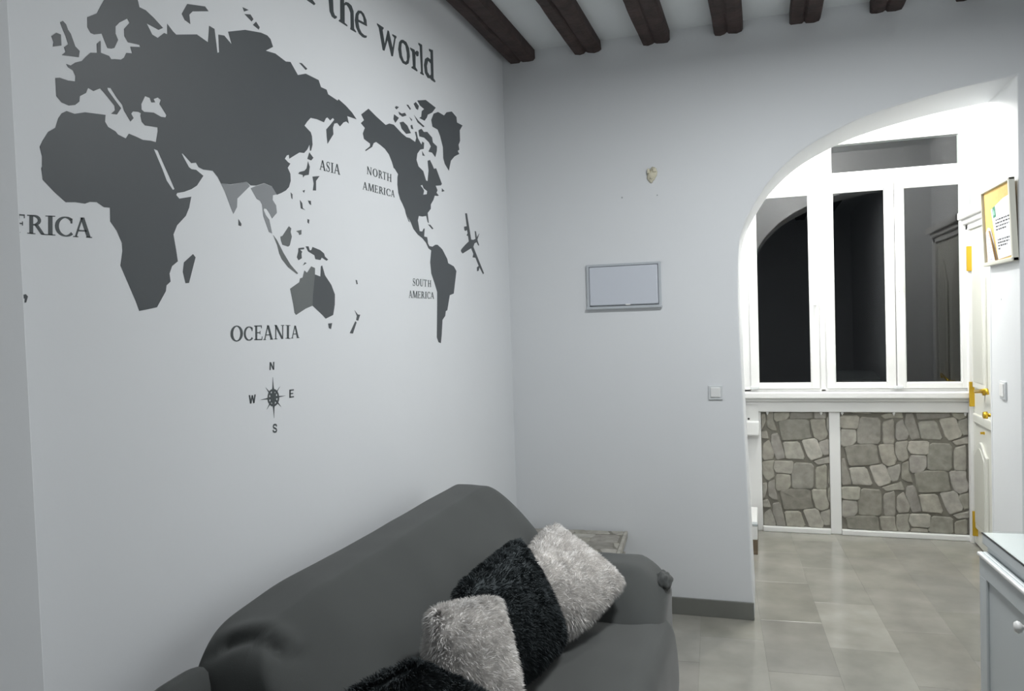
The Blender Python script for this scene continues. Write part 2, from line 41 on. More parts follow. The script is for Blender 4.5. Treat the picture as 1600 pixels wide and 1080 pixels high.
WORDS={"africa":[[[[1023.6,1684.1,1026.6,1684.2,1039.8,1716.5,1036.8,1716.2]],[[1035.6,1716.1,1042.4,1716.7,1052.6,1684.9,1045.8,1684.7]],[[1029.8,1693.7,1045.4,1694.4,1045.5,1696.7,1029.9,1695.9]],[[1020.7,1684.0,1029.5,1684.2,1029.6,1685.7,1020.8,1685.4]],[[1044.1,1684.7,1055.0,1685.0,1055.1,1686.5,1044.2,1686.1]]],[[[1058.0,1685.0,1061.8,1685.0,1063.8,1718.4,1060.0,1718.2]],[[1058.0,1715.7,1074.3,1716.5,1074.5,1718.9,1058.1,1718.1]],[[1061.6,1700.7,1069.6,1700.8,1069.8,1703.2,1061.8,1703.0]],[[1072.9,1712.1,1074.1,1712.1,1074.5,1718.9,1073.3,1718.9]],[[1068.5,1698.5,1069.7,1698.5,1070.1,1705.9,1069.0,1705.9]],[[1056.1,1685.0,1063.7,1685.0,1063.8,1686.5,1056.2,1686.5]]],[[[1082.3,1685.1,1089.5,1685.3,1091.5,1720.0,1084.3,1719.4]],[[1090.8,1703.5,1095.0,1704.8,1098.1,1706.7,1100.1,1708.8,1101.0,1710.5,1101.0,1712.0,1100.4,1713.7,1098.6,1715.5,1095.7,1717.0,1091.6,1717.8,1092.1,1720.2,1096.8,1720.6,1101.5,1719.8,1105.2,1717.5,1107.3,1713.9,1107.1,1709.5,1104.5,1705.5,1100.5,1702.8,1095.7,1701.3,1091.0,1701.1]],[[1093.2,1702.8,1100.8,1703.2,1114.2,1686.0,1106.6,1685.8]],[[1078.1,1685.0,1094.1,1685.5,1094.2,1687.0,1078.2,1686.6]],[[1079.7,1717.4,1092.6,1718.3,1092.7,1720.1,1079.8,1719.1]],[[1107.4,1685.8,1115.0,1686.0,1115.1,1687.6,1107.5,1687.4]]],[[[1121.6,1686.3,1130.4,1686.7,1132.4,1723.4,1123.6,1722.6]],[[1115.5,1686.0,1136.5,1687.0,1136.5,1688.6,1115.6,1687.6]],[[1117.5,1720.4,1138.4,1722.3,1138.4,1723.9,1117.6,1722.1]]],[[[1172.2,1717.9,1169.4,1720.2,1166.2,1721.8,1162.5,1722.7,1158.5,1722.0,1154.9,1720.3,1151.8,1718.1,1149.2,1715.4,1147.2,1712.5,1145.9,1709.4,1145.3,1706.2,1145.2,1703.1,1145.9,1700.0,1147.2,1697.1,1149.1,1694.5,1151.7,1692.3,1154.9,1690.6,1158.6,1689.6,1162.5,1690.1,1166.2,1691.7,1169.3,1693.9,1172.1,1696.8,1176.4,1692.6,1172.4,1689.9,1167.8,1688.0,1162.9,1687.1,1158.2,1687.0,1153.5,1687.2,1148.9,1688.3,1144.7,1690.5,1141.2,1693.5,1138.7,1697.3,1137.4,1701.7,1137.3,1706.2,1138.6,1710.8,1141.0,1715.1,1144.4,1718.8,1148.6,1721.8,1153.3,1723.9,1158.1,1724.9,1162.8,1725.3,1167.5,1725.4,1172.2,1724.4,1176.1,1722.5]],[[1172.6,1713.5,1176.0,1713.7,1176.9,1723.1,1172.3,1722.8]]],[[[1180.3,1688.2,1184.3,1688.3,1201.3,1728.0,1197.4,1727.6]],[[1195.9,1727.5,1204.5,1728.3,1217.9,1689.9,1209.1,1689.5]],[[1188.4,1700.0,1208.5,1701.2,1208.7,1704.0,1188.6,1702.7]],[[1176.6,1688.0,1188.0,1688.5,1188.1,1690.2,1176.7,1689.7]],[[1206.9,1689.4,1221.0,1690.0,1221.1,1691.8,1207.0,1691.1]]]],"oceania":[[[[1678.5,1487.5,1677.8,1493.8,1674.7,1499.5,1669.7,1504.1,1663.1,1507.1,1655.6,1508.3,1647.9,1507.4,1640.9,1504.7,1635.1,1500.3,1631.2,1494.7,1629.5,1488.5,1630.2,1482.2,1633.3,1476.5,1638.3,1471.9,1644.9,1468.9,1652.4,1467.7,1660.1,1468.6,1667.1,1471.3,1672.9,1475.7,1676.8,1481.3],[1668.2,1487.7,1667.9,1493.1,1666.3,1498.1,1663.4,1502.0,1659.7,1504.6,1655.3,1505.6,1650.9,1504.8,1646.7,1502.4,1643.3,1498.6,1640.9,1493.7,1639.8,1488.3,1640.1,1482.9,1641.7,1477.9,1644.6,1474.0,1648.3,1471.4,1652.7,1470.5,1657.1,1471.2,1661.3,1473.6,1664.7,1477.4,1667.1,1482.3]]],[[[1714.7,1497.1,1712.1,1499.5,1709.2,1501.3,1705.7,1502.5,1702.0,1502.1,1698.7,1500.8,1695.7,1498.9,1693.4,1496.5,1691.5,1493.8,1690.3,1490.8,1689.7,1487.7,1689.6,1484.6,1690.2,1481.6,1691.4,1478.7,1693.2,1476.0,1695.6,1473.8,1698.5,1472.0,1702.0,1470.9,1705.6,1471.4,1709.0,1472.7,1711.9,1474.7,1714.6,1477.3,1718.5,1473.3,1714.8,1470.9,1710.5,1469.2,1706.0,1468.5,1701.7,1468.5,1697.2,1468.8,1692.9,1470.0,1689.1,1472.2,1685.8,1475.4,1683.5,1479.2,1682.3,1483.6,1682.3,1488.2,1683.5,1492.7,1685.7,1496.8,1688.9,1500.3,1692.9,1502.8,1697.2,1504.4,1701.7,1505.0,1706.0,1504.9,1710.4,1504.5,1714.7,1503.2,1718.4,1501.1]],[[1715.1,1492.9,1718.2,1492.9,1719.1,1501.6,1714.8,1501.7]]],[[[1728.8,1468.8,1736.0,1468.6,1738.3,1507.0,1730.9,1507.0]],[[1726.3,1504.3,1757.4,1504.3,1757.6,1507.0,1726.5,1507.0]],[[1734.9,1486.7,1750.2,1486.5,1750.4,1489.2,1735.0,1489.4]],[[1755.1,1499.2,1757.4,1499.2,1757.9,1507.0,1755.7,1507.0]],[[1748.2,1483.4,1750.3,1483.4,1751.0,1492.3,1748.8,1492.3]],[[1724.4,1469.0,1757.2,1468.0,1757.4,1470.8,1724.6,1471.6]],[[1754.7,1468.1,1757.2,1468.0,1759.4,1477.4,1757.2,1477.4]]],[[[1766.3,1468.0,1770.3,1468.0,1786.8,1506.5,1782.8,1506.6]],[[1781.3,1506.6,1790.1,1506.4,1803.9,1468.0,1795.1,1468.0]],[[1774.2,1479.6,1794.4,1479.5,1794.5,1482.2,1774.3,1482.3]],[[1762.6,1468.0,1774.0,1468.0,1774.1,1469.7,1762.7,1469.8]],[[1792.9,1468.0,1807.0,1468.0,1807.1,1469.7,1793.0,1469.7]]],[[[1815.8,1468.0,1820.1,1468.0,1823.1,1506.8,1818.8,1506.9]],[[1814.9,1507.0,1825.5,1506.7,1853.2,1468.0,1844.6,1468.0]],[[1847.9,1468.0,1852.2,1468.0,1855.2,1506.1,1850.9,1506.2]],[[1811.0,1468.0,1825.4,1468.0,1825.5,1469.7,1811.1,1469.8]],[[1845.0,1504.6,1860.4,1504.3,1860.5,1506.0,1845.2,1506.3]]],[[[1870.2,1467.7,1879.8,1467.3,1882.8,1505.3,1873.2,1505.7]],[[1863.6,1468.0,1886.4,1467.0,1886.5,1468.7,1863.7,1469.7]],[[1866.5,1504.3,1889.3,1503.3,1889.4,1505.0,1866.6,1506.0]]],[[[1894.0,1468.0,1897.6,1468.0,1913.8,1503.5,1910.2,1503.6]],[[1908.8,1503.6,1916.8,1503.4,1928.2,1468.0,1920.2,1468.0]],[[1901.5,1478.7,1919.9,1478.6,1920.1,1481.1,1901.7,1481.2]],[[1890.6,1468.0,1901.0,1468.0,1901.1,1469.6,1890.7,1469.6]],[[1918.2,1468.0,1931.0,1468.0,1931.1,1469.6,1918.3,1469.6]]]],"asia":[[[[2079.6,1973.1,2082.8,1973.2,2096.8,2004.0,2093.6,2003.8]],[[2092.3,2003.7,2099.5,2004.1,2109.6,1973.9,2102.6,1973.7]],[[2086.1,1982.3,2102.3,1982.9,2102.5,1985.1,2086.2,1984.4]],[[2076.7,1973.0,2085.8,1973.2,2085.9,1974.6,2076.7,1974.3]],[[2100.8,1973.7,2112.0,1974.0,2112.1,1975.4,2100.9,1975.1]]],[[[2135.2,2000.0,2132.8,2002.8,2127.9,2003.5,2123.1,2001.5,2121.6,1997.8,2123.2,1995.3,2128.5,1992.9,2134.5,1988.8,2136.4,1981.4,2131.6,1975.5,2124.5,1974.3,2118.7,1975.8,2115.9,1980.2,2117.4,1981.7,2119.7,1977.7,2124.7,1976.5,2130.7,1978.3,2132.5,1981.9,2131.1,1984.3,2126.0,1987.2,2120.0,1990.5,2117.7,1997.7,2122.0,2004.1,2128.0,2005.7,2133.5,2004.9,2136.4,2001.7]],[[2134.5,1995.9,2136.2,1996.0,2136.8,2004.6,2135.1,2004.6]],[[2115.6,1975.0,2117.3,1975.1,2118.2,1984.1,2116.4,1984.0]]],[[[2146.1,1975.3,2152.9,1975.7,2154.9,2006.7,2148.1,2006.3]],[[2141.4,1975.0,2157.6,1976.0,2157.7,1977.4,2141.5,1976.4]],[[2143.3,2004.6,2159.5,2005.6,2159.6,2007.0,2143.4,2006.0]]],[[[2162.8,1976.1,2166.3,1976.2,2181.3,2008.0,2178.0,2007.8]],[[2176.7,2007.7,2184.1,2008.1,2195.3,1976.9,2187.7,1976.7]],[[2169.9,1985.6,2187.3,1986.2,2187.5,1988.4,2170.1,1987.8]],[[2159.6,1976.0,2169.5,1976.2,2169.6,1977.7,2159.8,1977.4]],[[2185.8,1976.7,2198.0,1977.0,2198.1,1978.4,2185.9,1978.1]]]],"north":[[[[2379.3,2010.0,2382.6,2010.0,2384.6,2036.2,2381.3,2036.1]],[[2378.4,2036.0,2386.4,2036.3,2407.4,2010.0,2400.9,2010.0]],[[2403.4,2010.0,2406.7,2010.0,2408.7,2036.9,2405.4,2036.8]],[[2375.7,2010.0,2386.5,2010.0,2386.6,2011.2,2375.8,2011.2]],[[2401.0,2035.5,2412.6,2035.8,2412.6,2037.0,2401.1,2036.7]]],[[[2454.0,2024.0,2453.4,2028.5,2451.2,2032.5,2447.4,2035.6,2442.6,2037.5,2437.0,2038.0,2431.4,2037.2,2426.3,2035.0,2422.0,2031.8,2419.2,2027.9,2418.0,2023.5,2418.6,2019.2,2420.8,2015.3,2424.6,2012.2,2429.4,2010.1,2435.0,2009.4,2440.6,2010.2,2445.7,2012.2,2450.0,2015.4,2452.8,2019.5],[2446.4,2023.9,2446.2,2027.8,2445.0,2031.2,2442.9,2033.9,2440.1,2035.6,2436.9,2036.1,2433.6,2035.4,2430.6,2033.6,2428.1,2030.8,2426.3,2027.4,2425.6,2023.6,2425.8,2019.8,2427.0,2016.4,2429.1,2013.7,2431.9,2012.0,2435.1,2011.4,2438.4,2012.0,2441.4,2013.8,2443.9,2016.5,2445.7,2020.0]]],[[[2462.5,2010.1,2468.6,2010.3,2470.9,2038.0,2464.6,2038.0]],[[2470.0,2024.9,2473.5,2025.7,2476.3,2027.1,2478.1,2028.7,2478.8,2030.0,2478.9,2031.2,2478.4,2032.5,2476.9,2034.0,2474.4,2035.4,2470.9,2036.2,2471.4,2038.1,2475.5,2038.2,2479.5,2037.2,2482.7,2035.3,2484.4,2032.3,2484.1,2029.0,2481.8,2026.0,2478.2,2024.0,2474.1,2023.0,2470.1,2022.9]],[[2472.0,2024.2,2478.5,2024.3,2489.4,2011.0,2483.0,2010.8]],[[2459.0,2010.0,2472.4,2010.4,2472.5,2011.7,2459.1,2011.3]],[[2460.6,2036.6,2471.8,2036.6,2471.9,2038.0,2460.7,2038.0]],[[2483.6,2010.8,2490.0,2011.0,2490.1,2012.2,2483.7,2012.0]]],[[[2501.6,2011.0,2507.4,2011.0,2509.8,2038.6,2504.2,2038.4]],[[2493.6,2036.1,2520.0,2037.0,2520.2,2039.0,2493.8,2038.0]],[[2493.2,2032.1,2495.2,2032.1,2495.8,2038.1,2493.8,2038.0]],[[2517.7,2032.8,2519.7,2032.8,2520.2,2039.0,2518.2,2038.9]],[[2498.4,2011.0,2510.6,2011.0,2510.7,2012.2,2498.5,2012.2]]],[[[2527.6,2011.0,2534.4,2011.0,2536.4,2039.0,2529.6,2039.0]],[[2549.6,2011.0,2556.4,2011.0,2558.4,2039.0,2551.6,2039.0]],[[2533.4,2023.9,2552.4,2023.9,2552.6,2025.8,2533.6,2025.8]],[[2524.5,2011.0,2537.4,2011.0,2537.5,2012.3,2524.6,2012.3]],[[2526.4,2037.7,2539.3,2037.7,2539.4,2039.0,2526.5,2039.0]],[[2546.6,2011.0,2559.5,2011.0,2559.6,2012.3,2546.6,2012.3]],[[2548.5,2037.7,2561.4,2037.7,2561.5,2039.0,2548.6,2039.0]]]],"north_america":[[[[2344.5,1953.1,2347.4,1953.2,2360.3,1979.5,2357.4,1979.4]],[[2356.2,1979.4,2362.8,1979.6,2372.7,1953.9,2366.1,1953.7]],[[2350.5,1961.0,2365.7,1961.5,2365.8,1963.3,2350.7,1962.9]],[[2341.7,1953.0,2350.2,1953.2,2350.3,1954.4,2341.8,1954.2]],[[2364.4,1953.7,2375.0,1954.0,2375.1,1955.2,2364.5,1954.8]]],[[[2380.6,1954.1,2384.2,1954.1,2390.0,1980.2,2386.6,1980.1]],[[2387.0,1980.1,2393.9,1980.3,2403.6,1955.1,2396.5,1954.9]],[[2398.3,1955.0,2401.8,1955.1,2417.1,1980.8,2413.7,1980.8]],[[2413.7,1980.8,2420.6,1980.9,2420.2,1955.0,2413.2,1954.8]],[[2378.0,1954.0,2386.8,1954.2,2386.9,1955.4,2378.1,1955.2]],[[2411.4,1954.8,2422.0,1955.0,2422.1,1956.2,2411.5,1955.9]],[[2383.4,1978.8,2392.9,1979.0,2393.0,1980.3,2383.6,1980.1]],[[2413.1,1979.5,2421.3,1979.6,2421.4,1980.9,2413.2,1980.8]]],[[[2429.5,1955.2,2435.1,1955.4,2437.1,1981.0,2431.5,1981.0]],[[2428.0,1979.2,2451.5,1979.2,2451.6,1981.0,2428.1,1981.0]],[[2434.3,1967.4,2446.1,1967.6,2446.2,1969.4,2434.5,1969.2]],[[2449.8,1976.0,2451.5,1976.0,2451.9,1981.0,2450.2,1981.0]],[[2444.5,1965.5,2446.2,1965.6,2446.7,1971.4,2445.0,1971.4]],[[2426.1,1955.0,2451.6,1955.9,2451.7,1957.7,2426.3,1956.9]],[[2449.6,1955.9,2451.6,1955.9,2453.2,1962.0,2451.5,1961.9]]],[[[2461.9,1956.1,2468.5,1956.3,2470.5,1981.3,2463.9,1981.1]],[[2469.8,1969.5,2473.6,1970.3,2476.6,1971.6,2478.4,1973.1,2479.2,1974.3,2479.3,1975.4,2478.7,1976.6,2477.1,1977.9,2474.3,1979.1,2470.6,1979.7,2471.1,1981.5,2475.4,1981.6,2479.7,1980.9,2483.1,1979.2,2485.1,1976.6,2484.8,1973.5,2482.4,1970.7,2478.7,1968.8,2474.3,1967.8,2470.0,1967.7]],[[2472.0,1968.9,2479.0,1969.1,2491.3,1957.0,2484.3,1956.8]],[[2458.1,1956.0,2472.8,1956.5,2472.8,1957.6,2458.1,1957.2]],[[2459.6,1979.8,2471.5,1980.1,2471.6,1981.4,2459.7,1981.0]],[[2485.0,1956.8,2492.0,1957.0,2492.1,1958.1,2485.1,1957.9]]],[[[2497.1,1957.0,2503.9,1957.0,2505.9,1982.0,2499.1,1982.0]],[[2492.4,1957.0,2508.6,1957.0,2508.7,1958.1,2492.5,1958.1]],[[2494.3,1980.9,2510.5,1980.9,2510.6,1982.0,2494.4,1982.0]]],[[[2543.6,1977.9,2541.3,1979.6,2538.8,1980.8,2535.8,1981.6,2532.6,1981.3,2529.6,1980.3,2527.1,1978.8,2525.0,1977.1,2523.4,1975.1,2522.3,1972.9,2521.7,1970.7,2521.6,1968.5,2522.1,1966.3,2523.1,1964.2,2524.7,1962.4,2526.7,1960.8,2529.3,1959.6,2532.3,1958.9,2535.5,1959.3,2538.5,1960.4,2541.0,1961.9,2543.3,1963.8,2546.7,1961.0,2543.5,1959.2,2539.7,1957.9,2535.8,1957.3,2532.0,1957.2,2528.2,1957.2,2524.4,1958.0,2521.0,1959.5,2518.3,1961.7,2516.3,1964.4,2515.3,1967.6,2515.3,1970.9,2516.3,1974.2,2518.3,1977.2,2521.1,1979.7,2524.6,1981.6,2528.4,1982.9,2532.3,1983.3,2536.1,1983.3,2539.9,1983.2,2543.7,1982.3,2546.8,1980.9]],[[2543.9,1974.9,2546.6,1975.0,2547.5,1981.2,2543.7,1981.2]]],[[[2552.3,1958.1,2555.1,1958.2,2567.3,1983.5,2564.6,1983.4]],[[2563.5,1983.4,2569.7,1983.6,2578.8,1958.9,2572.6,1958.7]],[[2558.0,1965.7,2572.3,1966.2,2572.4,1968.0,2558.2,1967.5]],[[2549.7,1958.0,2557.8,1958.2,2557.8,1959.4,2549.8,1959.1]],[[2571.1,1958.7,2581.0,1959.0,2581.1,1960.1,2571.2,1959.8]]]],"south":[[[[2728.2,1664.9,2725.8,1667.6,2720.9,1668.6,2716.1,1667.1,2714.6,1663.7,2716.2,1661.1,2721.5,1658.6,2727.5,1654.6,2729.4,1647.8,2724.6,1642.5,2717.5,1641.3,2711.7,1642.7,2708.9,1647.0,2710.4,1648.4,2712.7,1644.5,2717.7,1643.4,2723.7,1645.0,2725.5,1648.3,2724.1,1650.5,2719.0,1653.4,2713.0,1656.7,2710.7,1663.7,2715.0,1669.6,2721.0,1670.6,2726.5,1669.5,2729.4,1666.4]],[[2727.5,1661.1,2729.2,1661.1,2729.8,1669.0,2728.1,1669.1]],[[2708.6,1642.0,2710.3,1642.1,2711.2,1650.7,2709.4,1650.6]]],[[[2768.5,1656.0,2768.2,1660.5,2766.3,1664.6,2763.0,1667.8,2758.6,1669.8,2753.6,1670.6,2748.4,1669.8,2743.6,1667.8,2739.7,1664.6,2737.1,1660.5,2736.0,1656.0,2736.5,1651.5,2738.5,1647.4,2741.8,1644.2,2746.1,1642.2,2750.9,1641.4,2756.0,1642.2,2760.6,1644.2,2764.5,1647.4,2767.2,1651.5],[2761.7,1656.0,2761.6,1659.9,2760.6,1663.4,2758.8,1666.2,2756.3,1668.0,2753.4,1668.6,2750.4,1668.0,2747.6,1666.2,2745.2,1663.4,2743.6,1659.9,2742.8,1656.0,2743.0,1652.1,2744.0,1648.6,2745.9,1645.8,2748.3,1644.0,2751.1,1643.4,2754.1,1644.0,2756.8,1645.8,2759.2,1648.6,2760.8,1652.1]]],[[[2785.0,1670.0,2783.1,1651.9,2783.5,1647.7,2785.5,1644.9,2789.9,1643.9,2794.8,1645.5,2797.8,1650.6,2799.1,1658.8,2800.2,1670.0,2803.1,1670.0,2801.8,1658.8,2800.6,1650.2,2796.8,1644.1,2790.1,1641.7,2783.4,1641.9,2777.7,1645.3,2776.4,1651.7,2778.4,1670.0]],[[2774.9,1668.7,2788.2,1668.7,2788.3,1670.0,2775.0,1670.0]],[[2796.3,1668.7,2806.8,1668.7,2806.9,1670.0,2796.4,1670.0]]],[[[2820.4,1642.0,2826.6,1642.0,2828.6,1669.4,2822.4,1669.6]],[[2810.8,1668.0,2839.9,1667.1,2840.1,1669.0,2810.9,1670.0]],[[2810.5,1663.8,2812.7,1663.8,2813.1,1669.9,2810.9,1670.0]],[[2837.5,1663.1,2839.6,1663.1,2840.1,1669.0,2837.9,1669.1]],[[2817.0,1642.0,2830.0,1642.0,2830.1,1643.2,2817.1,1643.2]]],[[[2850.2,1642.0,2856.5,1642.0,2858.5,1669.0,2852.2,1669.0]],[[2870.5,1642.0,2876.8,1642.0,2878.8,1669.0,2872.5,1669.0]],[[2855.7,1654.4,2873.2,1654.4,2873.3,1656.3,2855.8,1656.3]],[[2847.4,1642.0,2859.3,1642.0,2859.4,1643.2,2847.5,1643.2]],[[2849.3,1667.8,2861.2,1667.8,2861.3,1669.0,2849.4,1669.0]],[[2867.7,1642.0,2879.6,1642.0,2879.7,1643.2,2867.8,1643.2]],[[2869.6,1667.8,2881.5,1667.8,2881.6,1669.0,2869.7,1669.0]]]],"south_america":[[[[2671.2,1595.0,2673.8,1595.0,2685.4,1623.0,2682.7,1623.0]],[[2681.7,1623.0,2687.5,1623.0,2696.0,1595.0,2690.2,1595.0]],[[2676.6,1603.4,2689.9,1603.4,2690.0,1605.4,2676.7,1605.4]],[[2668.7,1595.0,2676.2,1595.0,2676.3,1596.3,2668.8,1596.3]],[[2688.7,1595.0,2698.0,1595.0,2698.1,1596.3,2688.8,1596.3]]],[[[2703.7,1595.0,2707.3,1595.0,2712.4,1622.8,2708.9,1622.9]],[[2709.3,1622.9,2716.5,1622.7,2727.1,1595.5,2719.9,1595.6]],[[2721.7,1595.6,2725.3,1595.5,2740.8,1622.2,2737.2,1622.2]],[[2737.2,1622.2,2744.4,1622.1,2744.2,1595.0,2737.0,1595.0]],[[2701.0,1595.0,2710.0,1595.0,2710.1,1596.3,2701.1,1596.3]],[[2735.2,1595.0,2746.0,1595.0,2746.1,1596.2,2735.3,1596.2]],[[2705.6,1621.5,2715.5,1621.3,2715.6,1622.7,2705.7,1622.9]],[[2736.7,1620.9,2745.2,1620.7,2745.3,1622.1,2736.8,1622.2]]],[[[2752.5,1595.0,2758.1,1595.0,2760.4,1622.0,2754.6,1622.0]],[[2751.0,1620.1,2775.3,1620.1,2775.5,1622.0,2751.2,1622.0]],[[2757.5,1607.7,2769.4,1607.7,2769.6,1609.6,2757.6,1609.6]],[[2773.5,1616.6,2775.2,1616.6,2775.8,1622.0,2774.1,1622.0]],[[2767.8,1605.5,2769.5,1605.5,2770.1,1611.7,2768.4,1611.7]],[[2749.1,1595.0,2774.6,1595.0,2774.8,1596.9,2749.3,1596.9]],[[2772.6,1595.0,2774.6,1595.0,2776.4,1601.5,2774.7,1601.5]]],[[[2782.8,1595.0,2789.2,1595.0,2792.2,1622.0,2785.8,1622.0]],[[2791.0,1609.2,2794.7,1610.0,2797.6,1611.3,2799.5,1612.8,2800.3,1614.1,2800.4,1615.3,2799.9,1616.6,2798.4,1618.1,2795.8,1619.4,2792.2,1620.3,2792.7,1622.1,2797.0,1622.2,2801.1,1621.2,2804.3,1619.3,2806.1,1616.4,2805.7,1613.0,2803.3,1610.1,2799.6,1608.2,2795.3,1607.3,2791.1,1607.3]],[[2793.1,1608.5,2799.9,1608.5,2811.3,1595.0,2804.5,1595.0]],[[2779.0,1595.0,2793.3,1595.0,2793.4,1596.2,2779.2,1596.2]],[[2781.5,1620.6,2793.1,1620.6,2793.2,1622.0,2781.7,1622.0]],[[2805.2,1595.0,2812.0,1595.0,2812.1,1596.2,2805.3,1596.2]]],[[[2819.7,1595.0,2827.3,1595.0,2830.3,1622.0,2822.7,1622.0]],[[2814.5,1595.0,2832.5,1595.0,2832.7,1596.2,2814.6,1596.2]],[[2817.3,1620.8,2835.4,1620.8,2835.5,1622.0,2817.5,1622.0]]],[[[2864.1,1616.5,2862.0,1618.4,2859.7,1619.7,2857.0,1620.5,2854.1,1620.2,2851.3,1619.1,2849.0,1617.6,2847.0,1615.8,2845.4,1613.7,2844.3,1611.5,2843.7,1609.1,2843.6,1606.8,2844.0,1604.5,2844.8,1602.3,2846.2,1600.3,2848.1,1598.6,2850.5,1597.3,2853.2,1596.5,2856.3,1596.8,2859.1,1597.9,2861.5,1599.4,2863.7,1601.4,2866.8,1598.3,2863.8,1596.4,2860.2,1595.2,2856.5,1594.6,2852.9,1594.7,2849.3,1594.8,2845.8,1595.7,2842.7,1597.4,2840.2,1599.8,2838.5,1602.7,2837.6,1606.0,2837.8,1609.4,2838.9,1612.8,2840.9,1615.9,2843.6,1618.6,2846.8,1620.6,2850.3,1621.8,2853.8,1622.4,2857.3,1622.3,2860.8,1622.2,2864.2,1621.3,2867.1,1619.7]],[[2864.3,1613.4,2866.9,1613.4,2867.7,1620.1,2864.3,1620.1]]],[[[2872.6,1595.0,2875.8,1595.0,2889.8,1621.5,2886.6,1621.6]],[[2885.3,1621.6,2892.5,1621.4,2902.5,1595.0,2895.6,1595.0]],[[2879.1,1603.0,2895.3,1602.9,2895.5,1604.7,2879.2,1604.9]],[[2869.6,1595.0,2878.8,1595.0,2878.9,1596.2,2869.7,1596.2]],[[2893.8,1595.0,2905.0,1595.0,2905.1,1596.2,2893.9,1596.2]]]],"compass":[[[[1784.1,1386.0,1789.2,1386.0,1791.2,1407.0,1786.2,1407.0]],[[1786.2,1407.0,1791.7,1407.0,1804.8,1386.0,1799.3,1386.0]],[[1799.8,1386.0,1804.8,1386.0,1806.8,1407.0,1801.8,1407.0]]],[[[1691.1,1328.0,1696.4,1327.8,1700.3,1305.6,1694.9,1305.8]],[[1695.2,1305.8,1700.0,1305.6,1707.8,1326.3,1703.1,1326.5]],[[1703.1,1326.5,1707.8,1326.3,1712.8,1305.2,1708.0,1305.4]],[[1707.7,1305.4,1713.1,1305.2,1719.9,1327.0,1714.6,1327.2]]],[[[1870.0,1301.9,1876.0,1301.7,1878.0,1324.7,1872.0,1324.9]],[[1872.2,1321.2,1892.7,1320.4,1893.0,1324.1,1872.5,1324.9]],[[1871.4,1311.8,1888.9,1311.1,1889.1,1314.3,1871.6,1315.0]],[[1870.5,1301.9,1891.8,1301.1,1892.1,1304.7,1870.8,1305.6]]],[[[1803.2,1230.1,1802.1,1233.5,1797.4,1234.8,1792.4,1234.1,1791.9,1232.6,1792.9,1231.2,1797.5,1229.1,1803.5,1226.2,1806.4,1220.3,1802.8,1214.9,1795.4,1214.7,1788.3,1217.4,1785.8,1222.7,1789.8,1224.5,1790.9,1220.9,1795.9,1219.2,1800.9,1219.2,1802.1,1220.9,1801.0,1222.6,1796.0,1224.9,1790.5,1227.5,1787.7,1232.6,1790.3,1238.2,1797.4,1239.4,1804.4,1237.2,1807.1,1231.8]]]],"the":[[[[2171,2541,2186,2552,2198,2560,2199,2546,2217,2547,2217,2542,2198,2540,2197,2524,2197,2488,2204,2479,2216,2480,2216,2475,2203,2467,2185,2468,2173,2480,2170,2514,2171,2537,2157,2535,2157,2538]]],[[[2235,2598,2246,2599,2271,2602,2266,2539,2277,2548,2295,2552,2315,2550,2327,2536,2326,2479,2339,2474,2337,2470,2299,2468,2303,2477,2305,2523,2296,2534,2282,2540,2269,2534,2265,2477,2282,2475,2280,2470,2227,2469,2229,2473,2237,2478,2245,2592,2234,2592]]],[[[2417,2518,2415,2538,2398,2554,2380,2557,2358,2550,2341,2533,2333,2509,2339,2488,2358,2473,2382,2470,2396,2472,2410,2477,2414,2485,2396,2481,2377,2483,2363,2493,2357,2512],[2358,2520,2359,2533,2368,2545,2380,2547,2392,2539,2396,2524]]]],"world":[[[[2493,2555,2544,2557,2541,2551,2534,2546,2547,2501,2574,2558,2585,2559,2610,2507,2627,2549,2612,2552,2611,2557,2645,2561,2645,2554,2637,2549,2610,2476,2597,2473,2571,2522,2543,2475,2529,2473,2505,2544,2493,2550]]],[[[2701,2566,2731,2567,2753,2551,2757,2522,2744,2491,2720,2478,2690,2476,2665,2490,2656,2516,2666,2545,2682,2559],[2700,2554,2720,2550,2730,2527,2730,2500,2719,2489,2702,2488,2687,2503,2683,2528,2688,2548]]],[[[2762,2557,2802,2561,2807,2554,2825,2565,2843,2565,2837,2547,2820,2541,2810,2548,2807,2495,2824,2488,2819,2482,2767,2481,2770,2486,2782,2492,2779,2545,2763,2551]]],[[[2842,2601,2877,2604,2875,2494,2884,2490,2881,2485,2848,2483,2850,2489,2857,2492,2853,2591,2841,2594]]],[[[2944,2610,2985,2617,2982,2502,3001,2495,2993,2488,2955,2488,2947,2491,2920,2486,2895,2498,2888,2528,2901,2556,2928,2571,2958,2571,2959,2601,2944,2602],[2932,2558,2956,2554,2956,2510,2943,2502,2922,2510,2917,2533]]]],"d":[[[[2035,2588,2076,2595,2073,2480,2092,2473,2084,2466,2046,2466,2038,2469,2011,2464,1986,2476,1979,2506,1992,2534,2019,2549,2049,2549,2050,2579,2035,2580],[2023,2536,2047,2532,2047,2488,2034,2480,2013,2488,2008,2511]]]]}
